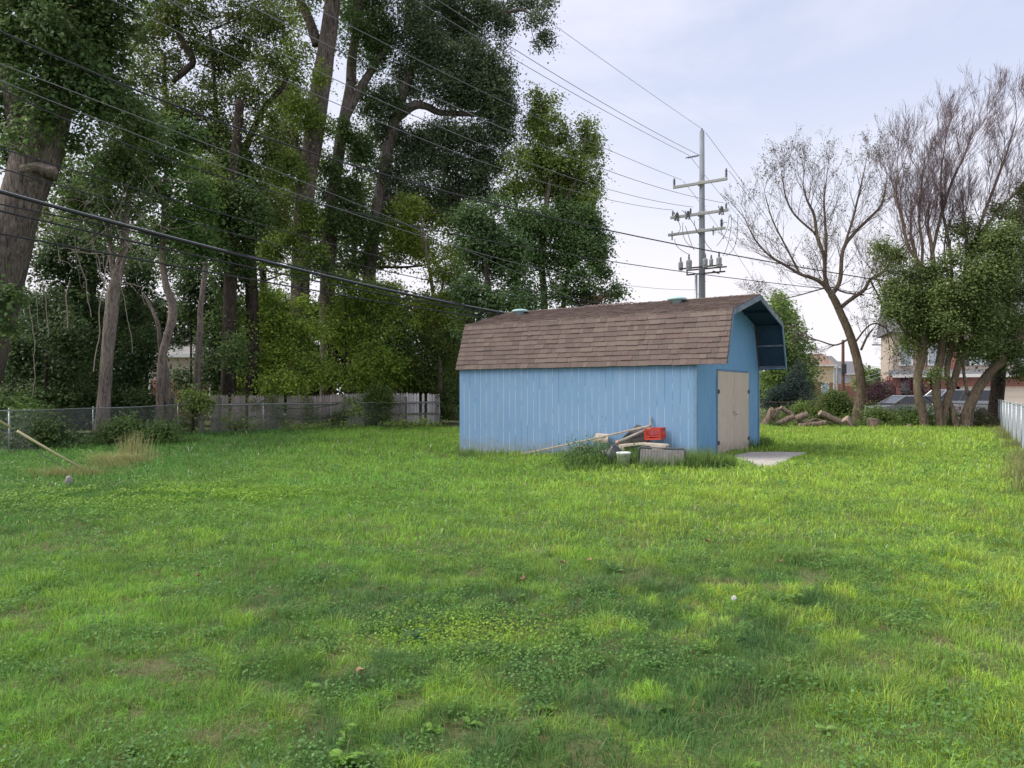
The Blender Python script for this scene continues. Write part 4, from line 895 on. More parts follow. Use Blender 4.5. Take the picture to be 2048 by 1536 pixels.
def trunk_mesh(parent, stems, Y, bark, clumps=(), seed=1, name='trunk', limb_r=.07, lobes=.06, twigs=3):
    """stems: ([(px,py[,dY])...],[r_px...]) ; limbs run from the nearest stem point to every clump"""
    rd = random.Random(seed); o3 = Vector(parent.location); mb = MB(); allp = []
    for pts, rr in stems:
        p3 = [P(p[0], p[1], Y+(p[2] if len(p) > 2 else 0)) for p in pts]; sp = smooth_path(p3, 6)
        rad = np.interp(np.linspace(0, 1, len(sp)), np.linspace(0, 1, len(rr)), [r/F*Y for r in rr])
        big = max(rad) > .2; k0 = len(mb.v); nn = 44 if big else 10
        if big: 
            q_ = []; r_q = []
            for a_, b_, ra, rb in zip(sp, sp[1:], rad, rad[1:]): q_ += [a_, a_.lerp(b_, .5)]; r_q += [ra, (ra+rb)/2]
            mb.tube([q-o3 for q in q_+[sp[-1]]], r_q+[rad[-1]], nn, ridge=.16)
        else: mb.tube([q-o3 for q in sp], list(rad), nn, wob=lobes*.6)
        if len(rr) > 1: allp += [(q, r) for q, r in zip(sp, rad)]
    for c in clumps:
        px, py, rx, ry = c[:4]; dY = c[4] if len(c) > 4 else 0; tgt = P(px, py, Y+dY); best = None
        for q, r in allp:
            d = (q-tgt).length+max(0, .3-(tgt.z-q.z))*1.2
            if best is None or d < best[0]: best = (d, q, r)
        if best is None: best = min(((q-tgt).length, q, r) for q, r in allp) if False else (0, allp[-1][0], allp[-1][1])
        _, q, r = best; L = (tgt-q).length
        r0 = min(r*.6, limb_r*(.5+L*.16)); mid = q.lerp(tgt, .5)+Vector((rd.uniform(-.1, .1)*L, rd.uniform(-.1, .1)*L, -.06*L))
        sp = smooth_path([q, mid, tgt], 5); mb.tube([s-o3 for s in sp], list(np.linspace(r0, r0*.35, len(sp))), 5, cap=False)
        for _ in range(twigs):
            e = tgt+Vector((rd.uniform(-1, 1)*rx/F*Y, rd.uniform(-.6, .6)*rx/F*Y, rd.uniform(-.3, .9)*ry/F*Y)); st = sp[rd.randint(len(sp)//2, len(sp)-1)]
            m_ = st.lerp(e, .5)+Vector((0, 0, -.05)); mb.tube([st-o3, m_-o3, e-o3], [r0*.33, r0*.22, .008], 4, cap=False)
    return mb.build(name, bark, parent, smooth=True)
def tree(name, label, Y, stems, clumps, cols, bark=None, cat='tree', group=None, seed=0, L=.16, dens=1.0, dep=1.0, limb_r=.07, up=.5, crown='crown', droop=0):
    bx = stems[0][0][0] if stems else (clumps[0][0], 0); X = (bx[0]-CX)/F*Y
    rd = random.Random(seed+99); clumps = [c if len(c) > 4 else (*c, rd.uniform(-1.3, 1.3)*dep) for c in clumps]
    root = empty(name, (X, Y, gzf(X, Y)), 0, label, cat, group)
    if stems: trunk_mesh(root, stems, Y, bark or M_bark, clumps, seed, limb_r=limb_r)
    if clumps: leaves(crown, clumps, Y, root, cols, L, dens, seed=seed, dep=dep, up=up, droop=droop)
    return root
DK = [(.055, .105, .036), (.13, .21, .058), (.23, .29, .07)]
MD = [(.09, .15, .04), (.22, .31, .065), (.3, .36, .07)]
BR = [(.09, .18, .035), (.42, .54, .09), (.5, .58, .1)]
YG = [(.15, .22, .04), (.36, .44, .08), (.42, .46, .09)]
GG = [(.07, .11, .06), (.16, .215, .10), (.25, .3, .13)]
def off(c, *more): return list(c)+list(more)
T = tree('oak_tree', 'enormous forked tree with deeply furrowed trunk at the left edge', 24,
     [([(-100, 905), (-68, 790), (-26, 645), (8, 530), (36, 425), (64, 335)], [62, 52, 45, 40, 38, 39]),
      ([(66, 345), (102, 240), (121, 150), (133, 20), (140, -90), (150, -200)], [42, 34, 32, 28, 24, 18]),
      ([(50, 360), (40, 260), (26, 180), (8, 90), (-10, 0)], [24, 21, 18, 15, 12]),
      ([(-10, 620), (-40, 520), (-80, 420)], [14, 12, 8])],
     [(30, 50, 80, 80), (95, 30, 60, 60), (160, 60, 50, 70), (-30, 180, 70, 90), (20, 210, 45, 60), (125, 170, 45, 35), (190, 100, 60, 60), (215, 40, 60, 50), (200, 170, 45, 45), (150, -40, 120, 60), (40, -60, 120, 60), (5, 310, 30, 40), (225, 190, 40, 50), (165, 120, 40, 40), (250, -60, 90, 60), (-60, 0, 60, 150), (70, 240, 30, 35), (20, 590, 24, 26), (6, 650, 22, 26), (-30, 560, 40, 60), (150, 280, 30, 25), (60, 150, 45, 45, -1.6), (110, 60, 60, 50, -1.8), (20, 80, 50, 60, -1.6), (100, 262, 22, 28, -1.5), (28, 262, 32, 32, -1.5), (150, 150, 28, 38, -1.2), (90, 205, 26, 26, -1.5), (180, 200, 40, 40, -1)],
     DK, M_bark, seed=1, L=.17, dens=1.05, limb_r=.05)
mb = MB(); o3 = T.location; mb.tube([P(45, 338, 22.9)-o3, P(75, 332, 22.6)-o3, P(112, 342, 22.5)-o3], [.12, .13, .10], 8, wob=.12); mb.build('broken_limb', M_bark_pale, T)
# dead leaning trunk with vine tangle
T = tree('dead_tree', 'broken pale trunk hung with a tangle of dead vines', 27,
     [([(203, 868), (208, 800), (214, 720), (222, 640), (227, 590), (236, 545), (247, 500), (252, 450), (256, 400), (262, 350)], [13.5, 12, 11, 11.5, 12, 9, 7.5, 6.5, 5.5, 4]),
      ([(232, 560), (226, 535), (222, 500), (218, 470)], [7, 6, 5, 4])],
     [(240, 400, 60, 40), (250, 330, 60, 50), (290, 300, 50, 40), (185, 340, 50, 50), (205, 290, 50, 50), (160, 400, 45, 40), (270, 240, 60, 50), (220, 450, 40, 30)], DK, M_bark_pale, seed=2, limb_r=.04, L=.15)
rd = random.Random(5); mb = MB(); o3 = T.location
for i in range(70):
    if i < 45: x, y = rd.uniform(70, 330), rd.uniform(380, 470)
    else: x, y = rd.uniform(140, 300), rd.uniform(440, 560)
    pts = []; an_ = rd.uniform(0, 2*PI); dY = rd.uniform(-2.2, -.3)
    for k in range(rd.randint(5, 11)):
        pts.append(P(x, y, 27+dY)-o3); an_ += rd.uniform(-.5, .5); x += math.cos(an_)*15; y += math.sin(an_)*11+3*(i % 3 == 0); dY += rd.uniform(-.15, .15)
    mb.tube(smooth_path(pts, 3), rd.choice([.005, .007, .011]), 4, cap=False)
for x0, y0, n in [(208, 500, 22), (216, 520, 20), (262, 480, 22), (180, 470, 22), (70, 500, 14), (150, 470, 16), (85, 560, 12), (60, 590, 20), (140, 560, 10)]:
    x, y = x0, y0; pts = []; dY = rd.uniform(-1.5, -.5); vx = rd.uniform(-3, 3)
    for k in range(n): pts.append(P(x, y, 27+dY)-o3); vx += rd.uniform(-2.2, 2.2)-vx*.2; x += vx; y += rd.uniform(8, 15)
    mb.tube(smooth_path(pts, 3), rd.choice([.010, .014, .018]), 5, cap=False)
mb.build('dead_vine', M_vine, T)
T = tree('locust_tree', 'pair of slim pinkish trunks crossing behind the chain link fence', 30,
     [([(320, 885), (320, 800), (324, 720), (333, 680), (344, 640), (344, 605), (332, 570), (325, 520), (325, 470), (330, 380), (335, 300)], [9, 8, 8, 8, 8.5, 8.5, 7, 6, 5, 4, 3]),
      ([(343, 885, .3), (338, 810, .3), (332, 740, .3), (322, 700, .2), (316, 650, 0), (300, 610, 0), (285, 585, 0)], [6, 5.5, 5.5, 5, 4, 3.2, 2.4])],
     [(335, 300, 45, 50), (345, 355, 55, 50), (330, 405, 45, 40), (375, 440, 45, 35), (345, 480, 40, 30), (390, 480, 35, 40), (305, 460, 30, 35), (400, 400, 30, 40), (360, 260, 40, 30), (300, 370, 35, 40)],
     [(.045, .10, .028), (.12, .22, .05), (.2, .3, .06)], M_bark_pale, seed=3, limb_r=.035, L=.17, droop=.5)
tree('slim_tree', 'very thin upright pale trunk just left of the picket fence start', 33.8,
     [([(392, 850), (395, 760), (397, 700), (401, 650), (401, 620), (410, 545), (412, 500), (418, 440)], [7, 6.5, 6, 6, 5.5, 5, 4, 3])], [(430, 430, 40, 40), (420, 380, 40, 40), (400, 340, 40, 40), (435, 490, 25, 25)], MD, M_bark_pale, seed=4, limb_r=.03)
tree('ivy_clad_tree', 'dark upright trunk wrapped in ivy behind the picket fence', 35,
     [([(458, 860), (457, 720), (460, 600), (463, 480), (470, 330), (480, 200)], [15, 13, 12, 12, 10, 8])],
     [(455, 560, 32, 60), (470, 470, 38, 50), (452, 640, 28, 50), (480, 400, 45, 45), (450, 500, 30, 50), (490, 520, 35, 40), (480, 330, 50, 45), (470, 700, 25, 40), (510, 440, 35, 40)], DK, M_bark_dark, seed=5)
tree('maple_tree', 'loose leaved tree with crooked dark limbs against the sky, upper left', 36.5,
     [([(500, 860), (505, 640), (495, 480), (470, 350), (430, 300), (352, 250), (330, 180), (330, 110)], [13, 12, 11, 10, 9, 6, 5, 3]),
      ([(345, 165), (372, 140), (386, 122), (370, 90), (355, 60), (360, 0)], [4, 6, 6.5, 6, 5, 5]),
      ([(470, 350), (520, 230), (560, 180), (575, 155)], [8, 6, 5, 4]),
      ([(495, 480), (455, 400), (440, 330), (430, 180), (420, 60)], [8, 6, 5, 4, 3])],
     [(290, 70, 50, 45), (330, 30, 55, 35), (400, 20, 60, 30), (470, 30, 55, 35), (540, 40, 45, 45), (390, 80, 35, 30), (290, 150, 50, 50), (350, 210, 50, 40), (420, 200, 45, 40), (465, 130, 45, 45), (500, 190, 45, 40), (410, 270, 50, 40), (470, 270, 50, 45), (530, 270, 40, 50), (310, 230, 45, 35), (540, 130, 35, 40), (430, 110, 35, 28), (260, 230, 35, 40), (430, 340, 45, 35), (510, 350, 50, 40), (540, 420, 40, 40), (280, 290, 30, 30), (480, 90, 40, 35), (350, 120, 25, 30), (420, 160, 30, 25), (400, -40, 120, 50), (560, -30, 80, 50)],
     [(.075, .11, .034), (.20, .25, .06), (.28, .3, .08)], M_bark_dark, seed=6, L=.15, dens=.85, limb_r=.05)
tree('cottonwood_tree', 'tallest straight furrowed trunk leaving the top of the frame', 40,
     [([(596, 890), (598, 720), (600, 600), (604, 480), (612, 380), (628, 270), (645, 150), (658, 60), (668, -20), (690, -160)], [20, 18.5, 17.5, 17.5, 18, 18.5, 18, 16.5, 15, 12]),
      ([(635, 90), (618, 40), (600, 0), (580, -40)], [10, 9, 8, 6]), ([(612, 330), (590, 280), (575, 200), (570, 150)], [6, 5, 4, 3])],
     [(590, 110, 40, 45), (575, 170, 35, 45), (600, 220, 38, 45), (565, 260, 45, 45), (600, 310, 35, 35), (560, 330, 50, 45), (590, 390, 35, 40), (610, 30, 35, 30), (640, -40, 70, 30), (560, 450, 45, 35), (585, 480, 30, 30), (620, 430, 25, 30), (540, 500, 35, 30), (565, 200, 30, 30), (612, 425, 26, 32, -1.6), (598, 350, 22, 26, -1.6), (630, 500, 26, 26, -1.6), (590, 540, 26, 24, -1.6), (655, 255, 12, 24, -1.4), (640, 150, 14, 26, -1.5)],
     [(.10, .165, .036), (.27, .37, .065), (.34, .41, .08)], M_bark, seed=7, limb_r=.04)
tree('cottonwood_tree', 'second tall trunk right of the tallest, forking near the top', 42,
     [([(655, 890), (656, 700), (655, 600), (658, 500), (665, 400), (680, 290), (690, 230), (702, 160)], [16, 15.5, 15, 14, 12.5, 11, 10.5, 9]), ([(690, 235), (725, 170), (750, 130), (775, 90)], [9, 8, 7, 5]), ([(702, 165), (705, 110), (716, 40), (720, -60)], [10, 9, 8, 6])],
     [(700, 60, 45, 50), (740, 110, 40, 45), (720, 10, 60, 40), (690, 380, 40, 30), (700, 420, 45, 40), (660, 440, 35, 30), (730, 460, 45, 35), (690, 500, 30, 25), (735, 200, 35, 40), (720, 300, 30, 45), (770, 60, 45, 50), (650, 380, 22, 24), (725, 520, 35, 25), (740, -40, 90, 40), (665, 340, 22, 30, -1.5), (690, 260, 18, 26, -1.5), (668, 440, 26, 26, -1.5), (650, 520, 20, 20, -1.5)],
     DK, M_bark, seed=8, limb_r=.045)
tree('cottonwood_tree', 'leaning cottonwood with a broad dark crown above the shed', 43,
     [([(722, 890), (728, 700), (736, 580), (748, 460), (765, 360), (778, 290), (792, 235)], [13.5, 13, 12.5, 12, 11, 10, 9]),
      ([(792, 238), (825, 212), (850, 212), (880, 225), (930, 228), (975, 232)], [8, 9, 7, 6.5, 5, 3]),
      ([(792, 240), (812, 170), (835, 100), (850, 20), (860, -60)], [10, 8, 7, 6, 5]),
      ([(850, 30), (910, -10), (960, 10), (1000, 25), (1040, 20), (1062, 28)], [6, 6, 5, 4, 3, 2]), ([(748, 470), (760, 400), (800, 405), (860, 398), (915, 395)], [4, 5, 5, 4, 3])],
     [(810, 50, 55, 55), (870, 40, 60, 50), (930, 60, 55, 45), (860, 110, 65, 50), (930, 120, 60, 45), (985, 130, 45, 42), (1005, 180, 32, 40), (900, 170, 60, 40), (960, 180, 50, 40), (820, 150, 40, 50), (780, 200, 30, 40), (990, 220, 40, 30), (930, 205, 45, 20), (860, 265, 50, 28), (910, 265, 50, 30), (970, 265, 40, 30), (835, 300, 45, 40), (890, 320, 50, 35), (950, 320, 35, 30), (780, 270, 35, 40), (790, 340, 50, 45), (850, 370, 50, 30), (920, 370, 45, 25), (800, 400, 40, 35), (880, 0, 80, 30), (960, 20, 45, 30), (1010, 50, 25, 22), (1000, 20, 30, 20), (1040, 5, 30, 14), (1075, 40, 25, 16), (1090, 75, 20, 18), (1075, 95, 12, 12), (1080, 8, 20, 10), (1098, 2, 15, 8), (1005, 85, 10, 12), (860, -60, 130, 40), (745, 270, 25, 40), (960, 350, 25, 25), (830, 430, 45, 30), (770, 430, 35, 35), (1005, 265, 30, 30), (1015, 225, 25, 25), (990, 320, 35, 30), (960, 390, 40, 28), (900, 400, 45, 25)],
     GG, M_bark, seed=9, dens=1.15, limb_r=.05, L=.155)
tree('poplar_tree', 'tall pale crowned tree at the right end of the tree line', 42,
     [([(1090, 900), (1090, 700), (1088, 590), (1083, 520), (1088, 440), (1100, 350), (1095, 270), (1090, 190)], [7.5, 7, 6.5, 6, 5, 4, 3, 2]), ([(1085, 530), (1050, 460), (1030, 400), (1035, 340)], [4, 4, 3, 2]), ([(1088, 480), (1120, 420), (1160, 340), (1172, 260)], [4, 4, 3, 2])],
     [(1075, 185, 22, 24), (1095, 200, 26, 22), (1080, 225, 32, 25), (1110, 235, 20, 22), (1075, 270, 32, 30), (1115, 275, 30, 28), (1170, 255, 16, 26), (1180, 240, 7, 22), (1185, 285, 22, 22), (1160, 300, 30, 22), (1130, 320, 35, 25), (1070, 320, 38, 28), (1175, 330, 25, 20), (1100, 365, 50, 32), (1160, 375, 40, 30), (1050, 370, 36, 34), (1185, 305, 20, 20), (1035, 325, 28, 30), (1020, 380, 26, 28), (1190, 350, 18, 26), (1130, 400, 45, 28), (1090, 320, 40, 32), (1185, 400, 20, 28), (1140, 350, 36, 26), (1070, 250, 26, 22)],
     [(.10, .16, .038), (.25, .33, .07), (.34, .38, .1)], M_bark_pale, seed=10, L=.16, dens=.95, limb_r=.03)
tree('ash_tree', 'full dark green tree directly behind the shed roof', 41,
     [([(1032, 900), (1034, 700), (1032, 560), (1050, 470)], [7, 6.5, 6, 4]), ([(1120, 900), (1125, 640), (1140, 520), (1150, 430)], [5, 5, 4, 2])],
     [(1130, 420, 45, 30), (1170, 440, 32, 35), (1100, 460, 45, 35), (1150, 490, 45, 35), (1110, 520, 45, 35), (1190, 510, 22, 30), (1190, 480, 14, 20), (1070, 440, 40, 35), (1030, 450, 45, 40), (1060, 520, 40, 40), (1160, 550, 40, 30), (1205, 545, 18, 22), (1215, 480, 10, 16), (1235, 575, 14, 14), (1225, 590, 26, 16), (1130, 440, 45, 34), (1200, 500, 18, 26), (1185, 455, 26, 30), (1010, 500, 40, 35), (1120, 580, 50, 30), (1060, 590, 50, 30), (1180, 590, 40, 25)],
     [(.065, .125, .045), (.16, .26, .08), (.24, .32, .1)], M_bark_pale, seed=11, L=.16, dens=1.0, limb_r=.03)
tree('reddish_shrub', 'reddish brown bare looking brush just above the shed ridge', 40, [([(1170, 900), (1165, 700), (1160, 610)], [4, 3, 2])], [(1150, 592, 40, 14), (1190, 600, 30, 10)], [(.10, .06, .04), (.16, .10, .07)], M_bark_dark, cat='shrub', seed=12, dens=.7)
tree('maple_tree', 'dense dark maple with drooping layered foliage left of the shed roof', 36,
     [([(985, 900), (985, 700), (975, 560), (965, 470)], [8, 8, 6, 3])],
     [(950, 430, 40, 30), (985, 450, 45, 30), (950, 480, 45, 30), (1000, 500, 50, 30), (960, 530, 50, 32), (1010, 550, 50, 32), (940, 580, 40, 35), (990, 600, 50, 30), (1045, 600, 40, 25), (925, 640, 25, 35), (920, 440, 30, 30), (1000, 410, 30, 20), (1030, 490, 30, 25)],
     [(.06, .12, .046), (.14, .23, .08), (.2, .28, .09)], M_bark_dark, seed=13, L=.17, dens=1.05)
tree('box_elder_tree', 'slender yellow green tree between the tall trunks and the shed', 41,
     [([(878, 880), (880, 760), (872, 640), (862, 560), (850, 490), (842, 430)], [5, 4.5, 4, 3.5, 3, 2]), ([(874, 650), (882, 590), (892, 530)], [3, 2.5, 2])],
     [(820, 410, 35, 25), (850, 440, 40, 28), (890, 505, 45, 22), (925, 520, 28, 22), (910, 555, 38, 22), (870, 540, 38, 25), (835, 490, 35, 28), (905, 595, 40, 24), (860, 600, 45, 25), (800, 460, 30, 28), (930, 590, 20, 20), (900, 640, 35, 24), (850, 650, 40, 26)],
     YG, M_bark_pale, seed=14, L=.15, dens=.85, limb_r=.025)
def bush(name, label, Y, clumps, cols, seed, cat='bush', L=.15, dens=1.0, dep=.8, group=None, basex=None, basey=None):
    bx = basex or clumps[0][0]; st = [([(bx, 785+F*EYE/Y+6), (bx+2, (clumps[0][1]+785+F*EYE/Y)/2), (bx, clumps[0][1])], [3*33/Y, 2.5*33/Y, 1.2*33/Y])]
    return tree(name, label, Y, st, clumps, cols, M_bark_dark, cat, group, seed, L, dens, dep, limb_r=.02)
bush('maple_bush', 'large rounded light green bush behind the picket fence centre', 37.2,
     [(545, 600, 50, 25), (500, 640, 40, 30), (560, 640, 60, 35), (610, 660, 40, 40), (520, 690, 60, 40), (580, 710, 60, 40), (500, 740, 45, 35), (560, 765, 60, 28), (620, 740, 40, 35), (480, 700, 25, 35), (600, 610, 30, 25), (540, 575, 30, 20)], BR, 20)
bush('maple_bush', 'light green maple thicket between the round bush and the shed', 40.2,
     [(690, 560, 35, 25), (740, 580, 45, 25), (700, 610, 50, 30), (770, 610, 45, 30), (670, 660, 45, 35), (730, 660, 55, 35), (800, 650, 40, 35), (690, 710, 50, 35), (760, 715, 55, 35), (650, 750, 35, 30), (720, 760, 60, 28), (790, 750, 45, 30), (780, 580, 30, 20), (815, 620, 25, 20)], BR, 21)
bush('hedge_bush', 'mid green foliage wall between thicket and shed corner', 41.5,
     [(850, 690, 50, 35), (900, 680, 35, 35), (860, 740, 50, 40), (905, 730, 22, 45), (830, 780, 50, 35), (900, 790, 30, 35), (905, 835, 22, 25), (890, 810, 25, 35), (860, 800, 40, 30), (820, 700, 40, 30)], [(.05, .09, .026), (.15, .20, .045), (.2, .25, .06)], 22, 'hedge', dep=1.2)
ml = [('dark_maple_sapling', 'deep green low maple foliage right of the huge trunk', 28, [(90, 600, 55, 35), (60, 660, 50, 45), (110, 660, 55, 45), (60, 730, 50, 45), (120, 730, 60, 45), (50, 790, 60, 35), (110, 790, 60, 30), (150, 690, 40, 50), (30, 700, 30, 50)]),
      ('dark_maple_sapling', 'dark leafy sapling between huge trunk and broken trunk', 31, [(150, 560, 50, 40), (100, 520, 45, 40), (170, 620, 45, 45), (160, 690, 45, 50), (180, 760, 40, 45), (130, 800, 50, 35), (190, 520, 35, 40), (140, 480, 45, 30)]),
      ('dark_maple_sapling', 'dark foliage filling the gap right of the broken trunk', 32.5, [(270, 560, 35, 45), (260, 630, 40, 50), (280, 700, 40, 50), (260, 760, 45, 45), (290, 800, 45, 35), (280, 500, 35, 35), (300, 660, 30, 40)]),
      ('dark_maple_sapling', 'dark foliage between the crossing trunks and the thin pale one', 37.5, [(380, 560, 35, 40), (370, 620, 30, 30), (430, 610, 30, 50), (370, 770, 45, 35), (430, 740, 40, 50), (430, 680, 35, 40), (460, 790, 50, 30), (350, 520, 30, 30), (390, 510, 30, 30)])]
for i, (nm, lb_, Y, cl_) in enumerate(ml): bush(nm, lb_, Y, cl_, [(.035, .07, .028), (.09, .15, .045), (.17, .22, .06)], 30+i, 'sapling', dep=1.0)
bush('leafy_bush', 'low mounded bush at the foot of the huge trunk', 23.5, [(20, 815, 45, 20), (60, 828, 40, 18), (-20, 830, 50, 30), (40, 845, 60, 20)], [(.06, .115, .03), (.13, .22, .045)], 35)
# climbers and weeds along the left fence
def vine(label, Y, cl_, seed, cols=MD, L=.11): return bush('climbing_vine', label, Y, cl_, cols, seed, 'vine', L=L, dep=.25, dens=1.6)
vine('vine heaped over the picket fence gap near its middle', 38.3, [(755, 785, 26, 14), (748, 810, 20, 18), (758, 835, 18, 18), (740, 795, 14, 12), (770, 800, 16, 14), (765, 850, 18, 10)], 40)
vine('vine draped over the start of the chain link beside the pickets', 30.0, [(385, 815, 30, 8), (405, 800, 24, 12), (380, 790, 14, 14), (372, 850, 18, 14)], 41)
vine('narrow vine climbing the pickets right of the first gap', 34.8, [(482, 800, 12, 14), (480, 825, 14, 16), (478, 850, 20, 12), (505, 805, 8, 10)], 42)
vine('leafy vine rooted under the centre of the picket fence', 36.5, [(612, 815, 12, 14), (622, 835, 18, 16), (618, 855, 24, 12), (605, 800, 8, 10), (662, 850, 18, 18), (680, 835, 14, 16)], 43)
vine('green vine on the chain link between first and second post', 25.0, [(225, 870, 32, 24), (262, 850, 30, 24), (300, 870, 30, 20), (330, 860, 24, 16), (240, 890, 20, 10), (280, 885, 24, 10)], 44, [(.06, .12, .03), (.13, .22, .05)])
vine('weedy growth at the chain link near the left edge', 22.6, [(20, 880, 28, 24), (60, 880, 30, 20), (110, 880, 35, 20), (150, 880, 30, 18), (40, 860, 24, 18), (90, 860, 30, 20)], 45, [(.06, .115, .035), (.12, .19, .05)])
vine('low weeds along the foot of the picket fence', 34.5, [(440, 865, 35, 12), (490, 868, 35, 9), (540, 862, 35, 10), (580, 862, 30, 9), (640, 860, 30, 8), (700, 856, 30, 6), (800, 850, 30, 6), (850, 848, 30, 6), (410, 874, 30, 7)], 46)
# further trees of the belt that close the gaps between the trunks
tree('background_tree', 'tall full crowned tree deep behind the huge trunk and dead tree', 47, [([(180, 870), (185, 600), (190, 400)], [8, 7, 4])], [(60, 420, 55, 45), (120, 360, 60, 50), (180, 420, 60, 50), (120, 470, 60, 45), (210, 350, 50, 45), (250, 440, 55, 45), (190, 500, 60, 45), (280, 520, 50, 45), (100, 300, 45, 40), (260, 270, 45, 40)], MD, M_bark_dark, seed=90, L=.22, dens=.55)
tree('background_tree', 'full crowned tree seen in the gap between ivy clad and tallest trunks', 48, [([(530, 870), (528, 600), (520, 400)], [8, 7, 4])], [(380, 330, 50, 45), (440, 400, 50, 45), (500, 440, 55, 45), (550, 380, 45, 45), (430, 480, 50, 40), (520, 520, 55, 40), (620, 520, 40, 40), (380, 420, 45, 40), (560, 480, 40, 35), (350, 480, 40, 40), (570, 310, 40, 35)], MD, M_bark_dark, seed=91, L=.22, dens=.55)
tree('background_tree', 'yellowish tree filling the space between the two tall furrowed trunks', 49, [([(700, 870), (705, 600), (712, 420)], [7, 6, 4])], [(650, 330, 30, 45), (725, 380, 35, 45), (700, 460, 40, 40), (715, 300, 30, 40), (640, 460, 35, 40), (800, 470, 45, 35), (840, 490, 45, 35), (770, 510, 45, 35), (700, 530, 45, 30), (900, 440, 45, 30), (860, 420, 50, 30), (930, 500, 35, 35)], [(.08, .12, .03), (.2, .26, .06), (.3, .34, .08)], M_bark_dark, seed=92, L=.22, dens=.6)
vine('ragged vine growing over the pickets left of the centre posts', 35.3, [(545, 798, 10, 8), (556, 815, 12, 12), (560, 840, 16, 14), (440, 800, 8, 8), (436, 822, 10, 14), (700, 800, 8, 6), (712, 820, 8, 12)], 47)
vine('thin creeper on the chain link before the pickets', 32.0, [(470, 850, 22, 14), (515, 855, 24, 12), (450, 835, 12, 10), (600, 858, 22, 8)], 48)
# far woodland behind
wood_cl = [(px+rng.uniform(-20, 20), py, 75, 60) for px in range(-140, 960, 80) for py in (640, 720, 790)]
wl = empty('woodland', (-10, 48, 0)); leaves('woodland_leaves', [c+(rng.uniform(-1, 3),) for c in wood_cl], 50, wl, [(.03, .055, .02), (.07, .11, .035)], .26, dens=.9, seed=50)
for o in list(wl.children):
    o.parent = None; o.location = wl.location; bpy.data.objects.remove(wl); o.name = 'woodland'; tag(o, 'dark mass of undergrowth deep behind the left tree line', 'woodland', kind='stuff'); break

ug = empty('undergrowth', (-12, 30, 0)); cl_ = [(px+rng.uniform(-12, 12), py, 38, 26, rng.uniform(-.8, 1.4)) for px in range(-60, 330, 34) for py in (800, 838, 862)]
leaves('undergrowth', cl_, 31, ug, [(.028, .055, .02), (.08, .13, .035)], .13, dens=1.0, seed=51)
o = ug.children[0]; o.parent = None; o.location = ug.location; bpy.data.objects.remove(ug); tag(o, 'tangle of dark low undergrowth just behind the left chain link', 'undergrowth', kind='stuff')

# ================================================================== RIGHT SIDE TREES
bush('leafy_weeds', 'broad leaved weeds sprouting through the bags of the junk pile', 16.9, [(1160, 912, 16, 9), (1195, 908, 16, 10), (1225, 914, 10, 8), (1175, 922, 18, 7), (1268, 918, 7, 9)], [(.05, .11, .03), (.14, .24, .06)], 95, 'weeds', L=.06, dens=3.2, dep=.15)
def grow(mb, o3, start, d, L, r, depth, rd, up=.12, tips=None, spread=.55, kids=4, nseg=4, lean=(0, 0)):
    p = Vector(start); d = Vector(d).normalized(); pts = [p.copy()]; dirs = [d.copy()]
    for k in range(nseg):
        d = (d+Vector((rd.gauss(0, .13)+lean[0], rd.gauss(0, .13), rd.gauss(0, .08)+up))).normalized(); p = p+d*(L/nseg); pts.append(p.copy()); dirs.append(d.copy())
    r1 = r*.45 if depth else .004
    mb.tube([q-o3 for q in pts], list(np.linspace(r, r1, len(pts))), 5 if r > .03 else 3, cap=False)
    if depth == 0:
        if tips is not None: tips.append(pts[-1]); tips.append(pts[-2])
        return
    for i in range(kids):
        k = rd.randint(1, nseg) if i else nseg; a = rd.uniform(0, 2*PI); s = rd.uniform(.4, 1)*spread
        dd = (dirs[k]+Vector((math.cos(a)*s, math.sin(a)*s*.8, rd.uniform(-.1, .35)))).normalized(); t = k/nseg
        grow(mb, o3, pts[k], dd, L*rd.uniform(.5, .78), max(.0048, (r*(1-t)+r1*t)*rd.uniform(.45, .68)), depth-1, rd, up, tips, spread, kids, max(3, nseg-1), lean)
def limbs(mb, o3, Y, stems):
    out = []
    for pts, rr in stems:
        sp = smooth_path([P(p[0], p[1], Y+(p[2] if len(p) > 2 else 0)) for p in pts], 6)
        rad = list(np.interp(np.linspace(0, 1, len(sp)), np.linspace(0, 1, len(rr)), [r*.8/F*Y for r in rr]))
        mb.tube([q-o3 for q in sp], rad, 10, wob=.04); out.append((sp, rad))
    return out
Y1 = 37.0; X1 = (1712-CX)/F*Y1
T = empty('sparse_tree', (X1, Y1, gzf(X1, Y1)), 0, 'curving olive trunk with wide nearly bare branches behind the shed', 'tree'); o3 = T.location; mb = MB(); tw = MB(); tips = []; rd = random.Random(21)
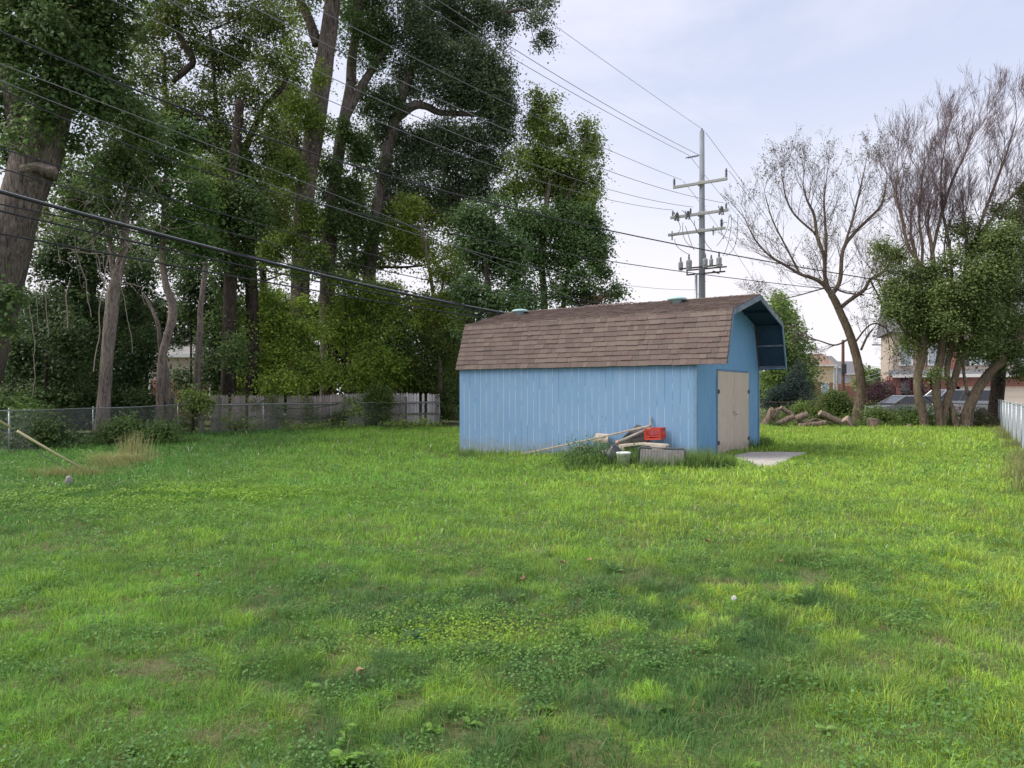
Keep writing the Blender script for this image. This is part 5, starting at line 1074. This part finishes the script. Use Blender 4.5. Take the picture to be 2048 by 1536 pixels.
main = limbs(mb, o3, Y1, [
 ([(1712, 862), (1716, 825), (1722, 790), (1721, 755), (1712, 710), (1698, 665), (1685, 635), (1672, 605), (1662, 588)], [15, 13.5, 12, 11.5, 10.5, 10, 9.5, 9, 8.5]),
 ([(1662, 590), (1645, 568), (1625, 556), (1600, 548), (1570, 530), (1540, 512), (1512, 482), (1495, 450)], [5.5, 5, 4.5, 4, 3.4, 2.8, 2, 1.2]),
 ([(1662, 590), (1650, 555), (1648, 515), (1634, 470), (1628, 430), (1614, 400), (1606, 370)], [6, 5, 4.5, 4, 3.5, 2.6, 1.5]),
 ([(1650, 540), (1652, 490), (1650, 440), (1648, 400), (1652, 365)], [4, 3.6, 3, 2.4, 1.4]),
 ([(1664, 590), (1680, 560), (1686, 500), (1710, 465), (1735, 440), (1762, 410), (1772, 370)], [6, 5.2, 4.6, 4.2, 3.6, 2.6, 1.5]),
 ([(1678, 618), (1700, 600), (1728, 580), (1740, 560), (1770, 540), (1800, 500), (1830, 470)], [5, 5, 4.6, 4.2, 3.5, 2.5, 1.6]),
 ([(1686, 500), (1705, 440), (1715, 400), (1722, 370), (1730, 335)], [3.2, 2.8, 2.4, 2, 1.2]),
 ([(1722, 700), (1735, 672), (1745, 660)], [3, 2.5, 1.5]), ([(1702, 675), (1672, 690), (1640, 682), (1600, 668)], [2.6, 2, 1.6, 1]), ([(1706, 690), (1740, 650), (1770, 655), (1790, 690)], [2.4, 2, 1.6, 1]),
 ([(1728, 590), (1690, 585), (1660, 575), (1600, 590), (1560, 600)], [2.2, 2, 1.8, 1.5, 1]),
 ([(1634, 470), (1590, 430), (1572, 395), (1566, 365)], [2.8, 2.4, 2, 1.2]), ([(1600, 548), (1570, 490), (1545, 440), (1530, 390)], [2.6, 2.2, 1.8, 1.1]), ([(1740, 560), (1760, 600), (1770, 640), (1780, 700)], [2.2, 1.8, 1.5, 1])])
for sp, rad in main[1:]:
    n = len(sp); low = sp[-1].z < 5.5
    for k in range(3, n, 2):
        a = rd.uniform(0, 2*PI); dd = (sp[min(k, n-1)]-sp[k-1]).normalized()+Vector((math.cos(a)*.8, math.sin(a)*.6, .15 if not low else -.1))
        grow(tw, o3, sp[k], dd, 1.25 if not low else .9, min(.020, max(.010, rad[k]*.4)), 3, rd, .035 if not low else -.02, tips, .7, 3)
    grow(tw, o3, sp[-1], sp[-1]-sp[-3], 1.0 if not low else 1.2, max(.014, rad[-1]*.9), 3, rd, .035 if not low else 0, tips, .75, 4)
mb.build('trunk', [M_bark_right], T, smooth=True); tw.build('twigs', M_twig, T)
tp = np.array([tuple(t) for t in tips]); tp = np.repeat(tp, 3, 0)+rng.normal(0, .07, (len(tp)*3, 3)); k = rng.random(len(tp)) < .22; tp = tp[k]; n = len(tp)
leaf_quads('crown', tp-np.array(o3), rng.normal(size=(n, 3))+np.array([0, 0, .8]), rng.uniform(.05, .11, n), rng.uniform(.04, .08, n), lerp((.09, .12, .05), (.2, .23, .11), rng.random(n)), M_leaf, T)

Y2 = 33.5; X2 = (1885-CX)/F*Y2
T = empty('multi_stem_tree', (X2, Y2, gzf(X2, Y2)), 0, 'large multi stemmed tree by the right fence, bare twigs above green foliage', 'tree'); o3 = T.location; mb = MB(); tw = MB(); tips = []; rd = random.Random(33)
main = limbs(mb, o3, Y2, [
 ([(1850, 862), (1846, 830), (1836, 790), (1836, 750), (1845, 710), (1846, 670), (1838, 610), (1835, 560), (1832, 520), (1822, 470)], [12, 10, 9.5, 9.5, 9, 8.5, 7, 6, 5, 3]),
 ([(1878, 868), (1880, 835), (1874, 800), (1872, 765), (1880, 720), (1884, 680), (1878, 620), (1870, 560), (1864, 500), (1856, 450)], [11, 10, 10, 10, 9.5, 8.5, 7.5, 6, 5, 3]),
 ([(1884, 860), (1890, 815), (1905, 770), (1918, 725), (1922, 690), (1922, 640), (1930, 560), (1934, 500), (1928, 440)], [9, 9, 8.5, 8, 7.5, 7, 6, 5, 3]),
 ([(1900, 780), (1894, 740), (1902, 700), (1908, 660), (1905, 600), (1890, 520)], [7, 6.5, 6, 5.5, 4.5, 3]),
 ([(1932, 872), (1934, 835), (1942, 805), (1958, 775), (1980, 745), (2000, 725), (2012, 705), (2040, 670), (2070, 620), (2090, 560)], [16, 14, 12.5, 12, 11.5, 11, 10, 8, 7, 5]),
 ([(1930, 875), (1912, 850), (1905, 822), (1898, 800)], [12, 10, 8, 5]),
 ([(1936, 790), (1928, 750), (1925, 720), (1908, 690)], [4, 3.5, 3, 2]),
 ([(1842, 700), (1815, 672), (1795, 640), (1778, 612), (1760, 570), (1742, 540)], [4, 3.6, 3.2, 2.6, 2, 1.2]),
 ([(1870, 560), (1820, 500), (1805, 440), (1792, 390), (1798, 345)], [4.5, 4, 3.5, 2.6, 1.5]), ([(1862, 520), (1880, 440), (1905, 360), (1925, 320), (1945, 265)], [4, 3.5, 3, 2.2, 1.3]),
 ([(1930, 540), (1960, 450), (1990, 370), (2012, 310), (2030, 250)], [4.5, 4, 3.2, 2.4, 1.4]), ([(1935, 500), (1990, 430), (2035, 380), (2080, 320)], [4, 3.5, 2.8, 1.6]),
 ([(1905, 600), (1900, 500), (1885, 420), (1882, 350), (1890, 290)], [4, 3.6, 3, 2.2, 1.3]), ([(1838, 600), (1845, 500), (1838, 440), (1842, 390), (1846, 340)], [4, 3.4, 2.8, 2.2, 1.3]), ([(2060, 640), (2050, 520), (2058, 420), (2075, 350)], [5, 4, 3, 2])])
for j, (sp, rad) in enumerate(main):
    if j in (4, 5, 6): continue
    n = len(sp)
    for k in range(4, n, 2):
        if sp[k].z < 6.2 and j != 7: continue
        a = rd.uniform(0, 2*PI); dd = (sp[k]-sp[k-1]).normalized()+Vector((math.cos(a)*.5+.06, math.sin(a)*.5, .5))
        grow(tw, o3, sp[k], dd, 1.4 if j != 7 else 1.2, min(.022, max(.010, rad[k]*.4)), 3, rd, .08, tips, .5, 5 if sp[k].z > 7.5 else 3, lean=(.02, 0))
    grow(tw, o3, sp[-1], sp[-1]-sp[-3], 1.3, max(.013, rad[-1]*.9), 3, rd, .08, tips, .5, 4, lean=(.02, 0))
mb.build('trunk', [M_bark_right], T, smooth=True); tw.build('twigs', M_twig, T)
cl2 = [(1768, 492, 20, 12), (1790, 510, 25, 18), (1780, 545, 25, 18), (1815, 535, 25, 20), (1800, 580, 35, 25), (1840, 600, 38, 28), (1790, 620, 25, 18), (1870, 550, 30, 28), (1860, 640, 40, 22), (1900, 590, 38, 30), (1910, 520, 28, 25), (1950, 560, 38, 32), (1920, 640, 38, 25), (1970, 620, 40, 30), (1990, 540, 36, 32), (2030, 580, 40, 40), (2010, 480, 32, 32), (2040, 430, 24, 32), (1980, 470, 25, 25), (2040, 500, 30, 35), (2000, 660, 40, 25), (1960, 680, 32, 20), (2040, 650, 36, 30), (1830, 672, 28, 14), (1808, 690, 20, 10), (1965, 712, 26, 12), (2020, 700, 35, 20), (1930, 700, 14, 16), (1868, 748, 10, 14), (2045, 380, 20, 20), (1950, 500, 24, 20), (2045, 740, 22, 14), (1890, 470, 20, 18), (1930, 455, 22, 18), (2000, 420, 18, 18), (1870, 665, 30, 22), (1900, 640, 30, 25), (1940, 600, 35, 28), (1850, 700, 22, 14), (1900, 690, 24, 16), (1830, 640, 26, 18), (1985, 640, 35, 25), (1830, 560, 30, 22), (1860, 600, 32, 26), (2025, 540, 35, 32), (1880, 610, 30, 25), (1990, 590, 35, 30)]
leaves('crown', cl2, Y2, T, [(.075, .115, .036), (.19, .25, .075), (.27, .31, .1)], .12, dens=1.9, seed=60, dep=1.4)
tree('tree_trunk', 'straight thick dark trunk beside the end of the shiny fence', 36, [([(1990, 862), (1992, 810), (1997, 760), (2000, 710), (2004, 640), (2010, 560)], [13, 12.5, 12, 11.5, 10, 8])], [(2020, 620, 40, 30), (2005, 690, 25, 15), (2035, 700, 20, 14)], MD, M_bark_dark, seed=61)  # trunk in plain dark bark
# conical tree and spruce beyond the shed
cone = []
for k, (py, w) in enumerate([(598, 10), (612, 20), (630, 28), (650, 36), (672, 44), (695, 52), (718, 58), (742, 62), (765, 62), (788, 55)]):
    for q in range(-1, 2): cone.append((1558+k*2.5+q*w*.55, py, w*.5+3, 15, rd.uniform(-1.5, 1.5)))
tree('pear_tree', 'cone shaped bright green tree just right of the shed gable', 52, [([(1575, 850), (1572, 780), (1565, 700), (1558, 610)], [5, 4, 3, 1])], cone, [(.10, .18, .045), (.27, .39, .10), (.5, .52, .42)], M_bark_dark, seed=62, L=.2, dens=1.0)
sp_ = []
for k in range(9): sp_.append((1598, 728+k*9, 6+k*4.4, 7, 0))
tree('blue_spruce', 'small dark blue green spruce in front of the cone shaped tree', 47, [([(1598, 845), (1598, 720)], [3, 1])], sp_+[(1560, 790, 16, 16), (1545, 800, 14, 14)], [(.035, .065, .055), (.085, .125, .105)], M_bark_dark, seed=63, L=.12, dens=2.2, dep=.3, up=.1)
bush('purple_shrub', 'wide purple leaved shrub beside the brick house', 46, [(1790, 775, 26, 22), (1760, 785, 22, 20), (1815, 780, 22, 22), (1840, 790, 18, 18), (1780, 800, 35, 18), (1745, 800, 14, 16), (1820, 805, 25, 14)], [(.045, .02, .032), (.11, .05, .06), (.14, .09, .07)], 64, 'shrub', L=.12, dens=1.8, basex=1790)
for i, (lab, Y, cl_, cs) in enumerate([
 ('bushy green shrub behind the log pile', 39, [(1670, 800, 24, 18), (1690, 815, 24, 20), (1650, 815, 22, 18), (1680, 835, 30, 16), (1640, 830, 20, 14)], MD),
 ('low ivy like shrub at the curving trunk base', 35.5, [(1735, 840, 24, 14), (1765, 838, 24, 16), (1700, 845, 20, 12), (1790, 845, 20, 12), (1745, 825, 14, 14)], MD),
 ('rounded light green bush left of the multi stemmed tree', 34.2, [(1830, 838, 18, 14), (1845, 822, 12, 14), (1820, 848, 20, 10), (1850, 848, 14, 10)], [(.07, .13, .03), (.15, .24, .05)]),
 ('low green bush between the right hand trunks', 34.6, [(1897, 845, 14, 14), (1905, 832, 10, 10), (1895, 858, 14, 6)], MD),
 ('brownish leafy bush at the base of the straight dark trunk', 34.0, [(1960, 848, 20, 12), (1985, 850, 18, 12), (1955, 830, 12, 10), (2000, 855, 12, 8)], [(.08, .09, .035), (.17, .17, .07)]),
 ('weedy shrub added to fill the black gap below the sedan', 37.5, [(1780, 832, 26, 14), (1815, 830, 24, 14), (1845, 835, 20, 14), (1765, 848, 24, 10)], DK),  # shrub added to stand in for the black area under the car
 ('green shrub behind the leftmost logs', 39.5, [(1545, 825, 16, 14), (1575, 820, 18, 12), (1600, 815, 20, 10), (1560, 840, 20, 12), (1615, 830, 18, 10)], MD)]):
    bush('green_shrub', lab, Y, cl_, cs, 70+i, 'shrub', L=.11, dens=1.9, dep=.3)
def verge(pxs, Y, h, seed, label):
    n = 2600; px = rng.uniform(pxs[0], pxs[1], n); Yv = Y+rng.normal(0, .35, n); x = (px-CX)/F*Yv
    o = blades('verge_grass', x, Yv, rng.uniform(.08, h, n), rng.uniform(.015, .035, n), rng.uniform(0, 6.28, n), rng.uniform(.1, .7, n), lerp((.06, .12, .03), (.16, .22, .07), rng.random(n))); tag(o, label, 'grass', kind='stuff')
verge((1525, 2000), 34.4, .38, 1, 'uncut grass and weeds along the log line')
verge((330, 900), 38.5, .3, 2, 'uncut grass below the picket fence'); verge((0, 400), 26, .3, 3, 'uncut grass below the left chain link')

# ================================================================== LOGS
M_logbark = bark_mat('log_bark', (.34, .26, .20), (.20, .15, .12), 1.3); M_cut = mat('cut_wood', (.42, .33, .26), .85, (.28, .21, .16), 8, 5, .2, 30)
def log(a, b, r, label, Y=34.3, dYb=0, split=False):
    A = P(a[0], a[1], Y); B = P(b[0], b[1], Y+dYb); root = empty('log', A, 0, label, 'log', 'sawn logs piled at the back of the yard')
    rr = r/F*Y; d = (B-A); mb = MB(); n = 7; pts = [d*(k/n)+Vector((random.uniform(-.02, .02), 0, random.uniform(-.02, .02))) for k in range(n+1)]
    mb.tube(pts, [rr*random.uniform(.92, 1.08) for _ in pts], 14, cap=False, wob=.05); mb.build('bark', M_logbark, root, smooth=True)
    for e, q, s in ((pts[0], pts[1], -1), (pts[-1], pts[-2], 1)):
        dd = (e-q).normalized(); m = MB(); m.lathe([(rr*.96, -.01), (rr*.9, .012), (rr*.3, .016)], e, 14, dd.to_track_quat('Z', 'Y').to_matrix()); m.build('cut_end', M_cut, root)
    if split:
        m = MB(); u = d.normalized(); m.box(d*.5+Vector((0, -rr*.85, 0)), (rr*.7, rr*.5, d.length*.92), Vector((u)).to_track_quat('Z', 'Y').to_matrix()); m.build('split_face', M_cut, root, bevel=.01)
    return root
log((1524, 860), (1546, 818), 7, 'thick grey log standing steeply against the shed corner side')
log((1543, 838), (1557, 818), 4.5, 'slim log leaning just right of the steepest log', 34.6)
log((1553, 848), (1586, 833), 5.5, 'mossy log low in the grass left of the pile')
log((1562, 815), (1582, 828), 4.5, 'log end pointing down right above the mossy log', 35)
log((1592, 837), (1614, 829), 6.5, 'short fat log with dark hollow end in the pile centre')
log((1598, 852), (1650, 846), 5.2, 'long pale log lying flat at the front of the pile', 34.0)
log((1640, 825), (1678, 844), 6.5, 'thick round log slanting down to the right')
log((1690, 838), (1703, 858), 9.5, 'split chunk standing with its pale inner wood showing', 34.1, split=True)
log((1747, 862), (1747, 838), 12, 'squat upright stump with rough bark near the curving trunk', 34.0)
log((1805, 863), (1821, 852), 5, 'small pale log stub alone in front of the bushes', 33.6)
log((1612, 845), (1632, 838), 2.5, 'thin split stick log behind the long flat one', 34.6)
log((1628, 838), (1660, 846), 2.2, 'thin dark branch log beneath the thick slanting one', 34.7)
log((1594, 843), (1608, 848), 5, 'half buried log beneath the short fat one', 34.5)

# ================================================================== HOUSES, DRIVEWAY, CARS
def brick_mat(name, c1, c2, mortar, sc=1.0):
    m = bpy.data.materials.new(name); m.use_nodes = True; t = m.node_tree; b = t.nodes['Principled BSDF']; n = t.nodes.new; l = t.links.new
    tcn = n('ShaderNodeTexCoord'); mp_ = n('ShaderNodeMapping'); mp_.inputs['Rotation'].default_value = (PI/2, 0, 0); br = n('ShaderNodeTexBrick'); br.inputs['Scale'].default_value = 4*sc
    br.inputs['Color1'].default_value = (*c1, 1); br.inputs['Color2'].default_value = (*c2, 1); br.inputs['Mortar'].default_value = (*mortar, 1); br.inputs['Mortar Size'].default_value = .02
    br.inputs['Brick Width'].default_value = .9; br.inputs['Row Height'].default_value = .3
    l(tcn.outputs['Object'], mp_.inputs[0]); l(mp_.outputs[0], br.inputs[0]); l(br.outputs[0], b.inputs['Base Color']); b.inputs['Roughness'].default_value = .9; return m
def siding_mat(name, c, c2, pitch=.18):
    m = mat(name, c, .7, c2, 3); t = m.node_tree; n = t.nodes.new; l = t.links.new; b = t.nodes['Principled BSDF']
    w = n('ShaderNodeTexWave'); w.wave_type = 'BANDS'; w.bands_direction = 'Z'; w.wave_profile = 'SAW'; w.inputs['Scale'].default_value = 2*PI/pitch/20*1.0
    tcn = n('ShaderNodeTexCoord'); l(tcn.outputs['Object'], w.inputs[0]); bb = n('ShaderNodeBump'); bb.inputs['Strength'].default_value = .8; bb.inputs['Distance'].default_value = .03
    l(w.outputs['Fac'], bb.inputs['Height']); l(bb.outputs[0], b.inputs['Normal']); return m
M_brick = brick_mat('red_brick', (.33, .10, .07), (.24, .075, .06), (.5, .44, .4)); M_beige = siding_mat('beige_siding', (.56, .47, .40), (.51, .42, .36))
M_yell = siding_mat('yellow_siding', (.74, .55, .34), (.68, .5, .32)); M_peach = siding_mat('peach_siding', (.68, .44, .25), (.62, .4, .23)); M_lblue = siding_mat('pale_blue_siding', (.5, .53, .6), (.44, .47, .54))
M_glass = mat('window_glass', (.35, .40, .46), .08, spec=.9); M_dglass = mat('dark_car_glass', (.012, .014, .018), .05, spec=.9)
M_wtrim = mat('white_trim', (.72, .72, .70), .6); M_roofg = mat('grey_roof', (.13, .13, .145), .9, (.19, .19, .2), 9); M_roofb = mat('brown_roof', (.24, .15, .12), .9, (.30, .19, .15), 9)
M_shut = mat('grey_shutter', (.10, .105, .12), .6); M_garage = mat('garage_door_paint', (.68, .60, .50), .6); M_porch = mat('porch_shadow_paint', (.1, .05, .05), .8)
def window(parent, x0, x1, z0, z1, y, shutters=False, grid=1):
    w = MB(); t = .09
    w.box(((x0+x1)/2, y-.03, z1), (x1-x0+2*t, .08, t)); w.box(((x0+x1)/2, y-.03, z0), (x1-x0+2*t, .1, t)); 
    for xx in (x0-t/2, x1+t/2): w.box((xx, y-.03, (z0+z1)/2), (t, .08, z1-z0-t))
    f = w.build('window', M_wtrim, parent)
    g = MB(); g.box(((x0+x1)/2, y-.012, (z0+z1)/2), (x1-x0, .02, z1-z0-t)); g.build('pane', M_glass, f)
    s = MB(); s.box(((x0+x1)/2, y-.035, (z0+z1)/2), (x1-x0, .03, .05)); s.build('sash', M_wtrim, f)
    if shutters:
        for xx in (x0-t-.22, x1+t+.22):
            m = MB(); m.box((xx, y-.025, (z0+z1)/2), (.4, .045, z1-z0+.1)); m.build('shutter', M_shut, f)
YH = 52.0
def HX(px, Y=YH): return (px-CX)/F*Y
def HZ(py, Y=YH-1.5): return EYE+(HY-py)/F*Y
x0 = HX(1786); hs = empty('brick_house', (x0, YH, 0), 0, 'two storey brick and beige sided house behind the right hand trees', 'house')
HT = math.radians(18); hs.rotation_euler = (0, 0, -HT)
def lx(px): r = (px-CX)/F; return (r*YH-x0)/(math.cos(HT)+r*math.sin(HT))
zp = HZ(738); zpl = HZ(752); ze = HZ(660)
mb = MB(); mb.box((9.5, 2.5, (zp+ze)/2-.1), (19, 5, ze-zp+.4)); mb.box((9.5, 3.3, .1), (19, 3.2, 6)); mb.build('wall', M_beige, hs)
mb = MB()
for a, b in ((1832, 1852), (1896, 1925)): mb.box(((lx(a)+lx(b))/2, -.02, (zp+ze)/2), (lx(b)-lx(a), .06, ze-zp))
mb.box(((lx(1904)+lx(2200))/2, -1.2, (HZ(752)+HZ(773))/2), (lx(2200)-lx(1904), .3, HZ(752)-HZ(773))); mb.box(((lx(1838)+lx(1852))/2, -1.1, 1.2), (lx(1852)-lx(1838), .3, 3)); mb.box((lx(1796)-.25, .3, 1.3), (.5, 2.4, 2.9)); mb.box((lx(1888), -1.15, 1.2), (.9, .3, 3.1)); mb.build('brick_facing', M_brick, hs)
mb = MB(); mb.prism([(-1.75, zpl+.02), (-1.75, zpl+.14), (.0, zp), (.0, zpl+.02)], -.25, 19); mb.build('porch_roof', M_roofg, hs)
mb = MB(); mb.box((9.4, -1.78, zpl), (19.4, .08, .22)); mb.build('gutter', M_wtrim, hs)
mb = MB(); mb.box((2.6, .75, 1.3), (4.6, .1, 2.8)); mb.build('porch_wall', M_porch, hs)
mb = MB(); mb.box((lx(1862), -1.45, 1.35), (.3, .3, 2.75), top=.9); mb.box((lx(1862), -1.45, 2.62), (.42, .42, .16)); mb.build('porch_column', mat('cream_paint', (.66, .6, .46), .6), hs)
mb = MB(); mb.box(((lx(1910)+lx(2200))/2, -1.12, .95), (lx(2200)-lx(1912), .12, 2.1))
for k in range(5): mb.box(((lx(1910)+lx(2200))/2, -1.19, .15+k*.45), (lx(2200)-lx(1914), .03, .38))
mb.build('garage_door', M_garage, hs)
mb = MB(); mb.prism([(-.5, ze-.05), (2.5, ze+3.0), (5.5, ze-.05)], -.3, 19.4); mb.build('roof', M_roofg, hs)
window(hs, lx(1801), lx(1823), HZ(729), HZ(690), 0); window(hs, lx(1858), lx(1876), HZ(729), HZ(690), 0, True); window(hs, lx(1942), lx(1968), HZ(729), HZ(688), 0, True); window(hs, lx(2040), lx(2066), HZ(729), HZ(688), 0, True)
window(hs, lx(1803), lx(1822), HZ(786), HZ(764), .68)
def far_house(name, label, Y, fx0, fx1, eave, roof_t, brick_t, wall, roofm, side=None, gable_px=None):
    X0 = (fx0-CX)/F*Y; Wd = (fx1-fx0)/F*Y; z1 = HZ(eave, Y); z2 = HZ(roof_t, Y); zb = HZ(brick_t, Y); root = empty(name, (X0, Y, 0), 0, label, 'house')
    mb = MB(); mb.box((Wd/2, 4, (z1+zb)/2), (Wd, 8, z1-zb)); mb.build('wall', wall, root)
    mb = MB(); mb.box((Wd/2, 4, zb/2), (Wd+.04, 8.04, zb)); mb.build('brick_base', M_brick, root)
    mb = MB(); mb.prism([(-.35, z1-.06), (4, z2+.5), (8.3, z1-.06)], -.3, Wd+.3); mb.build('roof', roofm, root)
    mb = MB(); mb.box((Wd/2, -.38, z1), (Wd+.7, .08, .2)); mb.box((-.02, -.03, z1/2), (.12, .06, z1)); mb.box((Wd+.02, -.03, z1/2), (.14, .06, z1)); mb.build('trim', M_wtrim, root)
    return root, Wd
r1, w1 = far_house('yellow_house', 'distant yellow house with brown roof and brick lower storey', 100, 1600, 1667, 731, 712, 765, M_yell, M_roofb)
window(r1, w1-1.6, w1-.7, 1.4, 2.9, -.02); mb = MB(); mb.box((w1-1.0, 3.6, HZ(706, 100)+.6), (.35, .35, 1.2)); mb.build('chimney', M_wtrim, r1)
mb = MB(); mb.prism([(.1, 0), (7.9, 0), (7.9, HZ(731, 100)), (4, HZ(710, 100)), (.1, HZ(731, 100))], w1+.01, w1+.1); mb.build('side_wall', M_lblue, r1)
r2, w2 = far_house('peach_house', 'distant peach house with grey roof between tan pole and curved trunk', 115, 1684, 1742, 748, 727, 772, M_peach, M_roofg)
window(r2, w2-1.5, w2-.6, HZ(765, 115), HZ(752, 115), -.02); window(r2, .4, 1.1, HZ(765, 115), HZ(752, 115), -.02)
r3, w3 = far_house('blue_house', 'distant pale blue narrow house wall beside the brown pole', 108, 1668, 1683, 735, 716, 768, M_lblue, M_roofg)
r4, w4 = far_house('white_roofed_house', 'low house whose pale roof edge shows through the left trees', 47, 300, 420, 712, 694, 760, M_beige, mat('pale_roof', (.5, .48, .46), .8))
wfc = empty('wooden_fence', ((1612-CX)/F*60, 60, 0), 0, 'short orange stained wooden fence in front of the yellow house', 'fence'); mb = MB()
for k in range(9): mb.box((k*.13, 0, .75), (.12, .02, 1.15), top=.96)
mb.build('fence_boards', mat('orange_cedar', (.52, .24, .07), .8, (.42, .18, .05), 9), wfc); mb = MB(); mb.box((.52, .03, .5), (1.2, .05, .08)); mb.box((.52, .03, 1.1), (1.2, .05, .08)); mb.build('rail', M_rail, wfc)
def far_pole(px, top, Y, r, c, label, arms_=()):
    X = (px-CX)/F*Y; t = HZ(top, Y); rt = empty('utility_pole', (X, Y, 0), 0, label, 'utility pole'); mb = MB(); mb.tube([(0, 0, 0), (0, 0, t*.5), (0, 0, t)], [r, r*.9, r*.75], 10); mb.build('pole_shaft', mat('pole_wood', c, .9, tuple(q*.7 for q in c), 6), rt)
    for z in arms_: mb = MB(); mb.box((0, -.15, HZ(z, Y)), (2.2, .1, .12)); mb.build('crossarm', M_grey_trim, rt)
    return rt
fp = far_pole(1686, 680, 70, .17, (.16, .08, .06), 'dark reddish brown pole in front of the far houses'); mb = MB(); mb.box((0, -.17, HZ(738, 70)), (.42, .2, .9)); mb.build('cable_box', M_blackpl, fp)
far_pole(1765, 655, 75, .17, (.42, .33, .27), 'tan pole seen between curved trunk and brick house', (672, 690))
far_pole(1674, 733, 68, .13, (.4, .38, .36), 'short grey pole stub left of the reddish pole')
for i, (a, b, sg_) in enumerate([((1560, 725), (1678, 742), 14), ((1545, 738), (1678, 750), 14), ((1540, 740), (1675, 756), 17), ((1690, 748), (1765, 742), 12), ((1690, 752), (1768, 748), 16)]):
    free_wire([P(a[0], a[1], 60), P((a[0]+b[0])/2, (a[1]+b[1])/2+sg_*.75, 65), P(b[0], b[1], 69)], .022, ['highest pale wire drooping from the shed side to the short pole', 'second pale wire drooping toward the short grey pole', 'lowest pale wire drooping toward the short grey pole', 'upper pale wire between the reddish and tan poles', 'lower pale wire between the reddish and tan poles'][i], M_galv_light)
tree('shade_tree', 'pale green distant tree behind the tan pole', 85, [([(1745, 830), (1745, 760)], [4, 2])], [(1745, 755, 25, 22), (1730, 770, 22, 18), (1765, 768, 22, 18), (1790, 765, 20, 22), (1810, 755, 20, 20)], [(.10, .16, .05), (.2, .28, .08)], M_bark_dark, seed=80, L=.35)
tree('shade_tree', 'distant green tree between the shed and yellow house', 80, [([(1540, 840), (1545, 780)], [4, 2])], [(1530, 775, 25, 30), (1500, 770, 30, 30), (1560, 790, 30, 20)], MD, M_bark_dark, seed=81, L=.3)
mb = MB(); mb.box((31, 45.2, -.02), (26, 8.4, .10)); dv = mb.build('driveway', mat('driveway_concrete', (.4, .38, .36), .9, (.3, .29, .27), 2)); tag(dv, kind='structure')

def wheel(parent, x, y, r):
    m = MB(); m.lathe([(r*.6, -.11), (r*.93, -.11), (r, -.07), (r, .07), (r*.93, .11), (r*.6, .11)], (x, y, r), 24, Matrix.Rotation(PI/2, 3, 'X')); w = m.build('wheel', M_blackpl, parent, smooth=False)
    m = MB(); m.lathe([(r*.08, -.09), (r*.55, -.10), (r*.62, -.115), (r*.62, .10), (r*.1, .09)], (x, y, r), 16, Matrix.Rotation(PI/2, 3, 'X')); m.build('rim', M_galv_light, w)
def car(name, label, loc, rz, body, roof, W, L, paint, wb, r, lights):
    root = empty(name, loc, rz, label, name.replace('_', ' ').split()[-1]); mb = MB(); k = len(body)
    # lower body lofted: narrower at the sills
    mb.prism(body, -W/2, W/2, 'y'); mb.build('body', paint, root, bevel=.06)
    (a, b, c, d), zt_, zb_ = roof; i = .16          # bottom front, top front, top rear, bottom rear
    V = [(a, -W/2+.03, zb_), (d, -W/2+.03, zb_), (d, W/2-.03, zb_), (a, W/2-.03, zb_), (b, -W/2+i, zt_), (c, -W/2+i, zt_), (c, W/2-i, zt_), (b, W/2-i, zt_)]
    m = MB(); m.v = V; m.f = [(0, 1, 5, 4), (1, 2, 6, 5), (2, 3, 7, 6), (3, 0, 4, 7)]; m.m = [0]*4; m.build('window_glass', M_dglass, root)
    m = MB(); m.box(((b+c)/2, 0, zt_), (c-b+.14, W-2*i+.08, .07), top=.94); m.build('roof', paint, root, bevel=.03)
    m = MB()
    for s in (-1, 1):
        for (p, q) in (((a, zb_), (b, zt_)), ((d, zb_), (c, zt_))): m.tube([(p[0], s*(W/2-.03), p[1]), (q[0], s*(W/2-i), q[1])], .04, 6)
    m.build('pillars', paint, root); m = MB()
    for s in (-1, 1):
        for f in (.38, .72): m.tube([(a+(d-a)*f, s*(W/2-.022), zb_), (b+(c-b)*f, s*(W/2-i+.01), zt_)], .03, 6)
    m.build('window_pillars', M_blackpl, root)
    m = MB(); m.tube([(a, -W/2+.01, zb_+.01), (d, -W/2+.01, zb_+.01)], .018, 6); m.build('chrome_strip', M_steel, root)
    for x in wb:
        for s in (-1, 1): wheel(root, x, s*(W/2-.08), r)
    for nm, x, z, dx, dz, mt in lights:
        for s in (-1, 1): m = MB(); m.box((x, s*(W/2-.06), z), (dx, .16, dz)); m.build(nm, mt, root, bevel=.02)
    return root
M_silver = mat('silver_paint', (.34, .36, .38), .3, metal=.6, coat=.6); M_tl = mat('red_tail_light', (.45, .01, .015), .2, spec=.7); M_hl = mat('clear_lens', (.7, .72, .75), .1, spec=.8)
xr = HX(1980, 44)
car('silver_suv', 'silver sport utility vehicle with dark rear windows behind the trunks', (xr-4.9, 44, .03), 0,
    [(0, .35), (4.85, .35), (4.9, .6), (4.86, 1.08), (1.35, 1.08), (.1, .88), (0, .6)], ((1.2, 1.95, 4.5, 4.82), 1.72, 1.06), 1.85, 4.9, M_silver, (.95, 3.85), .36, [('tail_light', 4.83, .85, .12, .42, M_tl), ('headlight', .06, .75, .14, .18, M_hl)])
xs2 = HX(1735, 41.5)
car('silver_sedan', 'low silver sedan partly hidden behind bushes left of the larger vehicle', (xs2, 41.5, .03), 0,
    [(0, .3), (4.6, .3), (4.65, .55), (4.55, .9), (3.9, .96), (1.2, .93), (.2, .78), (0, .55)], ((1.0, 1.75, 3.2, 4.1), 1.38, .93), 1.75, 4.6, M_silver, (.85, 3.7), .32, [('tail_light', 4.6, .72, .1, .2, M_tl), ('headlight', .06, .62, .14, .14, M_hl)])
